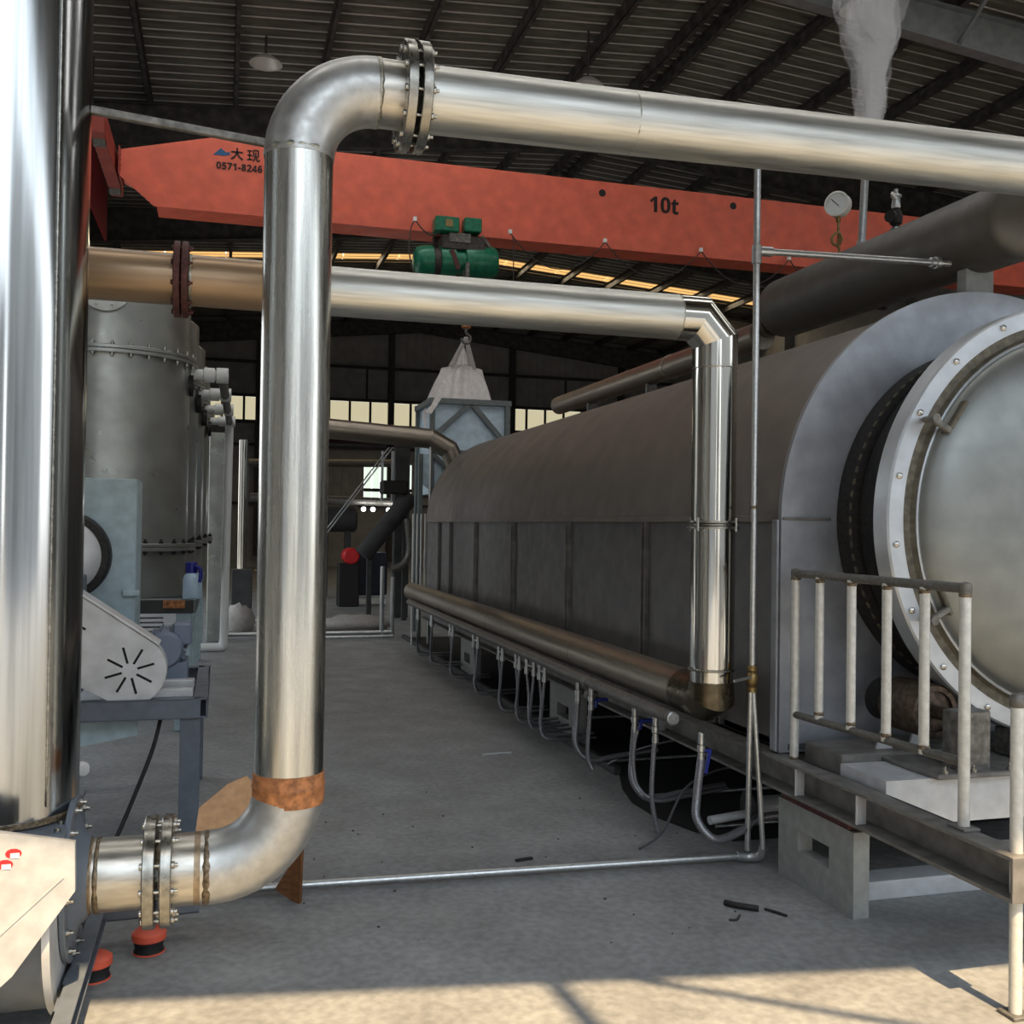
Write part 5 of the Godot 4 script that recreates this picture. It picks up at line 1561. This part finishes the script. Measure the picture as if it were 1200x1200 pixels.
	obj("terminal_box", Sh.new().box(mc + V(0.09, 0.08, 0.05), V(0.1, 0.12, 0.14), 0.01), M.motor_blue, m)
	obj("feet", Sh.new().box(mc + V(0, -0.13, 0), V(0.24, 0.12, 0.3), 0.005), M.motor_blue, m)
	# cable and loose connector
	var cb := obj("power_cable", Sh.new().tube(curve([V(-0.285, 0.6, -5.62), V(-0.32, 0.44, -5.55), V(-0.40, 0.22, -5.48), V(-0.47, 0.05, -5.40), V(-0.50, 0.012, -5.3), V(-0.62, 0.012, -5.2)], 8), 0.011, 8), M.cable_black)
	tag(cb, "black power cable drooping from the blue-grey stand to the floor", "cable")
	var jb := obj("junction_connector", Sh.new().lathe(V(-0.645, 0.385, -5.45), V(0.3, -0.2, 1), [[0.0, 0.0], [0.03, 0.0], [0.034, 0.02], [0.024, 0.03], [0.028, 0.05], [0.012, 0.056], [0.0, 0.056]], 16), M.white_plastic)
	tag(jb, "small white cable connector hanging under the pale blue apron panel", "connector")

# ---------------------------------------------------------------- tanks
func build_tanks() -> void:
	var x := -0.90
	var r := 0.62
	var lab := ["tall grey steel tank nearest the stack, with bolted flanges", "second tall grey tank, mostly behind the nearest one", "third tall grey tank in the row behind the stack", "farthest tall grey tank in the row behind the stack"]
	var first: Node3D
	for k in 4:
		if first == null:
			var z := -9.0
			first = thing("scrubber_tank", V(x, 1.0, z), lab[0], "tank", "row of grey tanks")
			obj("bottom_shell", Sh.new().lathe(V(x, 1.0, z), V(0, 1, 0), [[0.0, 0.0], [r, 0.0], [r, 0.38]], 64), M.tank_steel, first)
			obj("flange", ring(V(x, 1.365, z), V(0, 1, 0), r - 0.02, r + 0.065, 0.028, 64), M.tank_steel, first)
			obj("flange", ring(V(x, 1.397, z), V(0, 1, 0), r - 0.02, r + 0.065, 0.028, 64), M.tank_steel, first)
			obj("middle_shell", Sh.new().lathe(V(x, 1.40, z), V(0, 1, 0), [[r, 0.0], [r, 1.52]], 64), M.tank_steel, first)
			obj("seam", bead(V(x, 2.62, z), V(0, 1, 0), r - 0.002, 0.006, 90), M.tank_steel, first)
			obj("flange", ring(V(x, 2.888, z), V(0, 1, 0), r - 0.02, r + 0.065, 0.028, 64), M.tank_steel, first)
			obj("flange", ring(V(x, 2.920, z), V(0, 1, 0), r - 0.02, r + 0.065, 0.028, 64), M.tank_steel, first)
			obj("top_shell", Sh.new().lathe(V(x, 2.93, z), V(0, 1, 0), [[r, 0.0], [r, 0.56], [r - 0.05, 0.6], [0.0, 0.66]], 64), M.tank_steel, first)
			for yy in [1.395, 2.918]:
				var bs := Sh.new()
				for i in 30:
					var a := TAU * i / 30.0
					var p := V(x + cos(a) * (r + 0.04), yy, z + sin(a) * (r + 0.04))
					bs.lathe(p + V(0, 0.03, 0), V(0, 1, 0), [[0.017, 0.0], [0.017, 0.018], [0.008, 0.018], [0.008, 0.035], [0.0, 0.035]], 6)
					bs.lathe(p - V(0, 0.03, 0), V(0, -1, 0), [[0.017, 0.0], [0.017, 0.02], [0.008, 0.02], [0.008, 0.03], [0.0, 0.03]], 6)
				stuff(obj("bolt", bs, M.seal_dark if yy < 2 else M.bolt_steel, first))
			var nd := V(0.05, 0, 1).normalized()
			var nz := V(x - 0.02, 3.40, z) + nd * (r - 0.05)
			obj("nozzle", Sh.new().lathe(nz, nd, [[0.14, 0.0], [0.14, 0.08], [0.2, 0.08], [0.2, 0.10], [0.14, 0.105], [0.0, 0.105]], 32), M.tank_steel, first)
			for i in 10:
				var a := TAU * i / 10.0
				obj("nozzle_bolt", Sh.new().lathe(nz + V(cos(a) * 0.172, sin(a) * 0.172, 0.1), nd, [[0.014, 0.0], [0.014, 0.016], [0.0, 0.018]], 6), M.bolt_steel, first)
		else:
			copy(first, V(0.0 + 0.035 * k, 0, -1.42 * k), lab[k])
	# platform the tanks stand on
	var p := thing("tank_platform", V(-0.9, 0, -11.0), "pale steel leg frame carrying the row of grey tanks", "platform")
	obj("edge_beam", Sh.new().bar(V(-0.22, 0.95, -8.25), V(-0.22, 0.95, -14.0), 0.08, 0.1), M.hopper_frame, p)
	obj("edge_beam", Sh.new().bar(V(-1.6, 0.95, -8.25), V(-1.6, 0.95, -14.0), 0.08, 0.1), M.hopper_frame, p)
	obj("end_beam", Sh.new().bar(V(-1.6, 0.95, -8.25), V(-0.2, 0.95, -8.25), 0.08, 0.1), M.wall_frame, p)
	obj("rusty_corner", Sh.new().box(V(-0.34, 0.97, -8.20), V(0.16, 0.06, 0.03), 0.004), M.rust, p, "orange rusty patch on the platform corner")
	for k in 5:
		obj("slat", Sh.new().bar(V(-1.5, 0.86 - k * 0.035, -8.3), V(-0.42, 0.86 - k * 0.035, -8.3), 0.02, 0.012), M.rough_steel, p)
	for zz in [-8.28, -9.6, -11.0, -12.4, -13.7]:
		obj("leg", Sh.new().box(V(-0.27, 0.46, zz), V(0.11, 0.92, 0.09), 0.006), M.fan_blue, p)
		obj("leg", Sh.new().box(V(-1.6, 0.46, zz), V(0.11, 0.92, 0.09), 0.006), M.fan_blue, p)
	for zz in [-9.7, -11.1, -12.5]:
		obj("cross_beam", Sh.new().bar(V(-1.6, 0.95, zz), V(-0.2, 0.95, zz), 0.06, 0.08), M.hopper_frame, p)
	# manifold
	var m := thing("plastic_manifold", V(0.0, 0, -11.0), "white plastic pipe manifold joining the tanks and dropping to the floor", "pipe")
	for k in 4:
		var z := -9.0 - 1.36 * k
		var xn := -0.27 + 0.035 * k
		var s := Sh.new()
		s.tube([V(xn, 2.84, z), V(xn + 0.25, 2.84, z)], 0.045, 20)
		obj("branch", s, M.white_plastic, m)
		obj("socket", Sh.new().lathe(V(xn + 0.1, 2.84, z), V(1, 0, 0), [[0.045, 0.0], [0.062, 0.003], [0.062, 0.09], [0.045, 0.093]], 20), M.white_plastic, m)
		obj("socket", Sh.new().lathe(V(xn + 0.2, 2.84, z), V(1, 0, 0), [[0.045, 0.0], [0.066, 0.003], [0.066, 0.1], [0.0, 0.103]], 20), M.white_plastic, m)
		obj("flange_pair", Sh.new().lathe(V(xn - 0.02, 2.74, z + 0.02), V(1, 0, 0), [[0.04, 0.0], [0.09, 0.0], [0.09, 0.04], [0.04, 0.04]], 20), M.seal_dark, m)
	obj("header", Sh.new().tube([V(-0.02, 2.83, -9.0), V(0.07, 2.83, -13.2)], 0.04, 18), M.rough_steel, m)
	obj("downpipe", Sh.new().tube([V(0.07, 2.86, -13.2), V(0.045, 0.07, -13.2)], 0.05, 18), M.white_plastic, m)
	obj("foot", Sh.new().tube(curve([V(0.045, 0.14, -13.2), V(0.03, 0.06, -13.2), V(-0.05, 0.05, -13.2), V(-0.25, 0.05, -13.2)], 5), 0.055, 16), M.white_plastic, m)
	# jug on the platform edge
	var j := thing("jug", V(-0.215, 1.0, -8.4), "small white plastic jug with blue cap and handle on the tank platform", "jug")
	var jc := V(-0.215, 1.0, -8.4)
	obj("body", Sh.new().lathe(jc, V(0, 1, 0), [[0.0, 0.0], [0.066, 0.0], [0.073, 0.01], [0.073, 0.15], [0.062, 0.18], [0.045, 0.2], [0.0, 0.2]], 28), M.pale_blue_plastic, j)
	obj("cap", Sh.new().lathe(jc + V(-0.01, 0.2, 0), V(0, 1, 0), [[0.04, 0.0], [0.045, 0.005], [0.045, 0.08], [0.04, 0.085], [0.0, 0.087]], 20), M.blue_plastic, j)
	obj("handle", Sh.new().tube(curve([jc + V(0.015, 0.255, 0.03), jc + V(0.055, 0.235, 0.045), jc + V(0.062, 0.18, 0.05), jc + V(0.055, 0.13, 0.055)], 5), 0.014, 10), M.blue_plastic, j)

# ---------------------------------------------------------------- far end of the hall
func build_far_end() -> void:
	var d := obj("square_duct", Sh.new().box(V(-0.08, 1.40, -14.4), V(0.20, 2.8, 0.3), 0.01), M.tank_steel)
	tag(d, "narrow grey square duct standing beyond the white downpipe", "duct")
	var lab := ["slim bright upright pipe between the tanks and the duct", "dull upright pipe just left of the big duct"]
	var px := [V(0.30, 0, -16.0), V(0.80, 0, -17.2)]
	for k in 2:
		var t := thing("vent_stack", px[k], lab[k], "pipe", "upright pipes beyond the tanks")
		obj("pipe", Sh.new().tube([px[k] + V(0, 0.9, 0), px[k] + V(0, 2.85 - k * 0.05, 0)], 0.07 + k * 0.02, 20), M.stainless_bright if k == 0 else M.tank_steel, t)
		obj("base", Sh.new().box(px[k] + V(0, 0.45, 0), V(0.3, 0.9, 0.3), 0.01), M.wall_frame, t)
	# low pipe frame across the hall
	var f := thing("pipe_barrier", V(1.2, 0, -14.6), "low pale pipe barrier across the floor at the furnace's far end", "barrier")
	obj("rail", Sh.new().tube([V(0.05, 0.06, -14.6), V(2.36, 0.06, -14.6)], 0.032, 14), M.galvanised, f)
	obj("rail", Sh.new().tube([V(0.9, 0.015, -14.45), V(2.36, 0.015, -14.45)], 0.03, 14), M.galvanised, f)
	for x in [2.22, 2.37]:
		obj("upright", Sh.new().tube([V(x, 0.0, -14.6), V(x, 0.85 if x > 2.3 else 1.0, -14.6)], 0.03, 14), M.galvanised, f)
	# thin tubes at the furnace's back corner
	var c := thing("conduit_bundle", V(2.56, 0.7, -13.6), "row of five thin pale upright tubes at the furnace's far corner", "conduit")
	for k in 5:
		obj("tube", Sh.new().tube([V(2.46 + k * 0.055, 0.0 if k in [0, 4] else 0.70, -13.55), V(2.46 + k * 0.055, 1.75 + (0.9 if k == 4 else 0.0), -13.55)], 0.011, 8), M.white_plastic, c)
	# screw conveyor and its stays
	var s := thing("screw_conveyor", V(2.5, 0.9, -17.0), "dark inclined screw conveyor tube at the hall's far end", "conveyor")
	obj("casing", Sh.new().tube([V(2.25, 1.08, -17.0), V(3.05, 2.10, -17.0)], 0.15, 24), M.wall_frame, s)
	for q in [[2.36, 1.05], [2.95, 1.85]]:
		obj("leg", Sh.new().box(V(q[0], q[1] / 2, -17.0), V(0.08, q[1], 0.08), 0.004), M.wall_frame, s)
	obj("motor", Sh.new().box(V(2.75, 2.22, -17.0), V(0.42, 0.22, 0.4), 0.02), M.seal_dark, s)
	obj("elbow", Sh.new().tube(curve([V(2.95, 1.7, -16.8), V(3.0, 1.2, -16.8), V(2.9, 0.95, -16.8), V(2.7, 0.85, -16.8)], 6), 0.06, 14), M.rough_steel, s)
	obj("gear_cap", Sh.new().cyl(V(3.1, 2.15, -16.75), V(3.32, 2.15, -16.75), 0.11, 20), M.rough_steel, s)
	for q in [0.0, 0.06]:
		var st := obj("stay_wire", Sh.new().cyl(V(0.5 + q * 0.8, 0.0, -16.6), V(2.60 + q, 2.86, -16.6), 0.012, 8, 0.0), M.galvanised)
		tag(st, "thin slanted stay wire, %s of the pair at the far end" % ("left" if q == 0.0 else "right"), "wire", "pair of slanted stay wires")
	var u := thing("steel_upright", V(2.75, 0, -17.3), "dark steel upright beside the screw conveyor's top", "post")
	obj("post", Sh.new().box(V(2.98, 1.47, -17.6), V(0.26, 2.94, 0.2), 0.01), M.wall_frame, u)
	obj("ladder_side", Sh.new().bar(V(2.60, 2.0, -17.3), V(2.60, 2.85, -17.3), 0.04, 0.04), M.galvanised, u)
	obj("ladder_side", Sh.new().bar(V(2.78, 2.0, -17.3), V(2.78, 2.85, -17.3), 0.05, 0.05), M.galvanised, u)
	# machines on the floor
	var m := thing("dark_cabinet", V(2.9, 0, -20.5), "dark blue wheeled cabinet at the hall's far end", "cabinet")
	obj("body", Sh.new().box(V(2.88, 0.62, -20.6), V(0.62, 0.84, 0.5), 0.02), M.dark_blue, m)
	obj("tray", Sh.new().box(V(2.86, 0.17, -20.5), V(0.66, 0.04, 0.6), 0.005), M.light_paint, m)
	for x in [2.60, 3.12]:
		obj("caster", Sh.new().cyl(V(x - 0.03, 0.06, -20.3), V(x + 0.03, 0.06, -20.3), 0.06, 16), M.white_plastic, m)
	var rd := thing("red_pump", V(2.4, 0, -20.0), "small red machine left of the dark blue cabinet", "pump")
	obj("body", Sh.new().cyl(V(2.42, 0.98, -19.9), V(2.42, 0.98, -20.3), 0.16, 20, 0.03), M.warning_red, rd)
	obj("stand", Sh.new().box(V(2.38, 0.42, -20.1), V(0.4, 0.84, 0.35), 0.02), M.seal_dark, rd)
	var t2 := thing("maroon_beam", V(3, 4.4, -36), "maroon beam across the far end of the hall", "beam")
	obj("beam", Sh.new().bar(V(1.5, 4.75, ZB + 0.28), V(8.4, 4.75, ZB + 0.28), 0.3, 0.34), M.maroon, t2)
	obj("hanger", Sh.new().box(V(7.6, 4.75, ZB + 0.12), V(0.1, 0.4, 0.14), 0.0), M.wall_frame, t2)
	obj("hanger", Sh.new().box(V(2.0, 4.75, ZB + 0.12), V(0.1, 0.4, 0.14), 0.0), M.wall_frame, t2)
	var t3 := thing("grey_main", V(3, 3.7, -30), "grey horizontal main pipe near the far wall", "pipe", "grey mains near the far wall")
	obj("pipe", Sh.new().tube([V(0.6, 3.3, -30), V(5.05, 3.42, -30)], 0.12, 16), M.rough_steel, t3)
	obj("bracket", Sh.new().box(V(2.6, 1.65, -30), V(0.1, 3.3, 0.1), 0.0), M.wall_frame, t3)
	var t4 := thing("grey_main", V(3, 2.0, -24), "lower grey main pipe crossing behind the stay wires", "pipe", "grey mains near the far wall")
	obj("pipe", Sh.new().tube([V(0.6, 2.18, -24), V(4.05, 2.12, -24)], 0.10, 16), M.rough_steel, t4)
	obj("bracket", Sh.new().box(V(2.1, 1.05, -24), V(0.1, 2.1, 0.1), 0.0), M.wall_frame, t4)
	var tk := thing("dark_tank", V(2.6, 1.5, -23.5), "dark grey horizontal tank on a stand at the far end", "tank")
	obj("shell", Sh.new().lathe(V(2.0, 1.72, -23.0), V(1, 0, 0), [[0.0, 0.0], [0.25, 0.01], [0.30, 0.06], [0.30, 0.84], [0.25, 0.89], [0.0, 0.9]], 28), M.wall_frame, tk)
	for x in [2.2, 2.7]:
		obj("leg", Sh.new().box(V(x, 0.72, -23.0), V(0.12, 1.44, 0.3), 0.005), M.wall_frame, tk)
	# small work lights
	var wl := [V(3.16, 1.95, -23.85), V(3.38, 1.95, -23.85), V(3.74, 1.94, -23.85), V(3.92, 1.94, -23.85)]
	var wn := ["leftmost of four tiny bright lamps at the far end", "second from left of four tiny bright lamps at the far end", "third from left of four tiny bright lamps at the far end", "rightmost of four tiny bright lamps at the far end"]
	for k in 4:
		var wt := thing("work_lamp", wl[k], wn[k], "lamp", "tiny bright lamps at the far end")
		obj("bulb", Sh.new().lathe(wl[k], V(0, 0, 1), [[0.0, -0.01], [0.055, 0.0], [0.05, 0.02], [0.02, 0.035], [0.0, 0.037]], 16), M.bulb_light, wt)
		obj("hanger", Sh.new().cyl(V(wl[k].x, wl[k].y, wl[k].z - 0.05), V(wl[k].x, 2.06, wl[k].z - 0.10), 0.012, 6), M.wall_frame, wt)
		obj("housing", Sh.new().lathe(wl[k] - V(0, 0, 0.06), V(0, 0, 1), [[0.0, 0.0], [0.055, 0.0], [0.066, 0.055], [0.057, 0.06]], 16), M.seal_dark, wt)
		var om := OmniLight3D.new()
		om.name = "glow"
		om.light_energy = 0.04
		om.light_size = 0.05
		om.omni_range = 40.0
		om.omni_attenuation = 2.0
		om.shadow_enabled = true
		wt.add_child(om, true)
		om.position = V(0, 0, 0.1)
	# sacks on the floor
	var sk := [[V(0.27, 0, -15.5), V(0.21, 0.26, 0.22), "crumpled pale sack on the floor left of the upright duct"], [V(1.95, 0, -15.6), V(0.55, 0.14, 0.3), "long flat pale sack on the floor behind the low pipe barrier"]]
	for q in sk:
		var g := RandomNumberGenerator.new()
		g.seed = 5
		var fn := FastNoiseLite.new()
		fn.seed = 3
		fn.frequency = 1.6
		var sh := Sh.new()
		var rows := []
		for i in 15:
			var row := []
			for k in 25:
				var th := PI * i / 14.0
				var a := TAU * k / 24.0
				var n := V(sin(th) * cos(a), cos(th), sin(th) * sin(a))
				var wv := 1.0 + 0.28 * fn.get_noise_3d(n.x * 1.4 + q[0].x, n.y * 1.4, n.z * 1.4)
				var p: Vector3 = q[0] + n * q[1] * wv
				p.y = maxf(p.y * 1.0 + q[1].y * 0.6, 0.01)
				row.append([p, (n / q[1]).normalized(), Vector2(k / 6.0, i / 6.0)])
			rows.append(row)
		sh.strips(rows)
		tag(obj("sack", sh, M.sack_grey, self), q[2], "sack", "pale sacks on the floor")
	# banner on the left wall
	var b := thing("red_banner", V(-2.04, 6.5, -17.9), "dark red banner hanging high at the left, just behind the tall stack", "banner")
	obj("cloth", Sh.new().box(V(-2.04, 6.95, -17.9), V(0.03, 0.95, 2.4), 0.0), M.banner_red, b)
	obj("rod", Sh.new().cyl(V(-2.04, 7.44, -19.15), V(-2.04, 7.44, -16.65), 0.02, 10), M.roof_steel, b)
	for z in [-17.0, -18.9]: obj("hanger", Sh.new().cyl(V(-2.04, 7.44, z), V(-2.04, roof_y(-2.04) - 0.03, z), 0.012, 8), M.roof_steel, b)

# ---------------------------------------------------------------- scraps on the floor
func build_small_things() -> void:
	var a := obj("rubber_scrap", Sh.new().tube(curve([V(2.085, 0.014, -3.96), V(2.12, 0.016, -3.91), V(2.19, 0.014, -3.86)], 5), 0.012, 10), M.seal_dark)
	tag(a, "thick short dark scrap lying on the floor before the support block", "scrap")
	var b := obj("rubber_scrap", Sh.new().tube(curve([V(2.225, 0.006, -3.87), V(2.245, 0.008, -3.83), V(2.275, 0.006, -3.78)], 5), 0.006, 8), M.seal_dark)
	tag(b, "thin curved dark scrap right of the thick one on the floor", "scrap")
	var c := obj("rubber_scrap", Sh.new().tube(curve([V(2.02, 0.005, -3.80), V(2.05, 0.007, -3.79), V(2.07, 0.02, -3.80)], 5), 0.005, 8), M.seal_dark)
	tag(c, "tiny dark scrap in front of the thick one on the floor", "scrap")
	var d := obj("wood_chip", Sh.new().box(V(1.88, 0.006, -6.95), V(0.22, 0.012, 0.02), 0.002, Basis(V(0, 1, 0), 0.1)), M.light_paint)
	tag(d, "thin pale strip lying on the floor in the middle of the aisle", "strip")
	var e := obj("dark_scrap", Sh.new().box(V(1.42, 0.006, -4.72), V(0.09, 0.012, 0.02), 0.002, Basis(V(0, 1, 0), 0.2)), M.seal_dark)
	tag(e, "small dark scrap on the floor just behind the floor pipe", "scrap")
	var crumbs := Sh.new()
	for k in 36:
		var x := rng.randf_range(0.3, 2.4)
		var z := rng.randf_range(-6.2, -3.5)
		var q := rng.randf_range(0.002, 0.006)
		crumbs.box(V(x, q * 0.4, z), V(q * 2.0, q, q * 1.4), 0.0, Basis(V(0, 1, 0), rng.randf() * TAU))
	var cr := obj("floor_crumbs", crumbs, M.wall_frame)
	tag(cr, "tiny dark crumbs scattered over the concrete floor", "crumbs")
	stuff(cr)

# ---------------------------------------------------------------- steam
func build_steam() -> void:
	# soft billows, one inside another, so that the edge thins out
	var fn := FastNoiseLite.new()
	fn.seed = 12
	fn.frequency = 1.0
	fn.fractal_octaves = 3
	var s := Sh.new()
	for q in [0.2, 0.36, 0.5, 0.62, 0.74, 0.86, 0.98, 1.1, 1.24, 1.4]:
		var rows := []
		for i in 41:
			var h := i / 40.0
			var row := []
			var r: float = (0.032 + 0.19 * h) * q
			for k in 33:
				var a := TAU * k / 32.0
				var u := V(cos(a), 0, sin(a))
				var y := 3.93 + h * 1.75
				var w: float = 1.0 + 0.5 * fn.get_noise_3d(u.x * 0.9 + q * 3.0, y * 2.6 + q * 2.0, u.z * 0.9 + q * 4.0) + 0.14 * fn.get_noise_3d(u.x * 2.2, y * 3.0 + q * 5.0, u.z * 2.2)
				var c := V(3.745 + 0.06 * h + 0.05 * fn.get_noise_2d(y * 1.5, q), y, -5.38)
				row.append([c + u * r * w, (u * 0.2 + V(0, 0.75, 0.65)).normalized(), Vector2(k / 32.0, h)])
			rows.append(row)
		s.strips(rows)
	var o := obj("steam_plume", s, M.steam_white)
	tag(o, "white plume of steam rising behind the overhead duct", "steam")
	stuff(o)
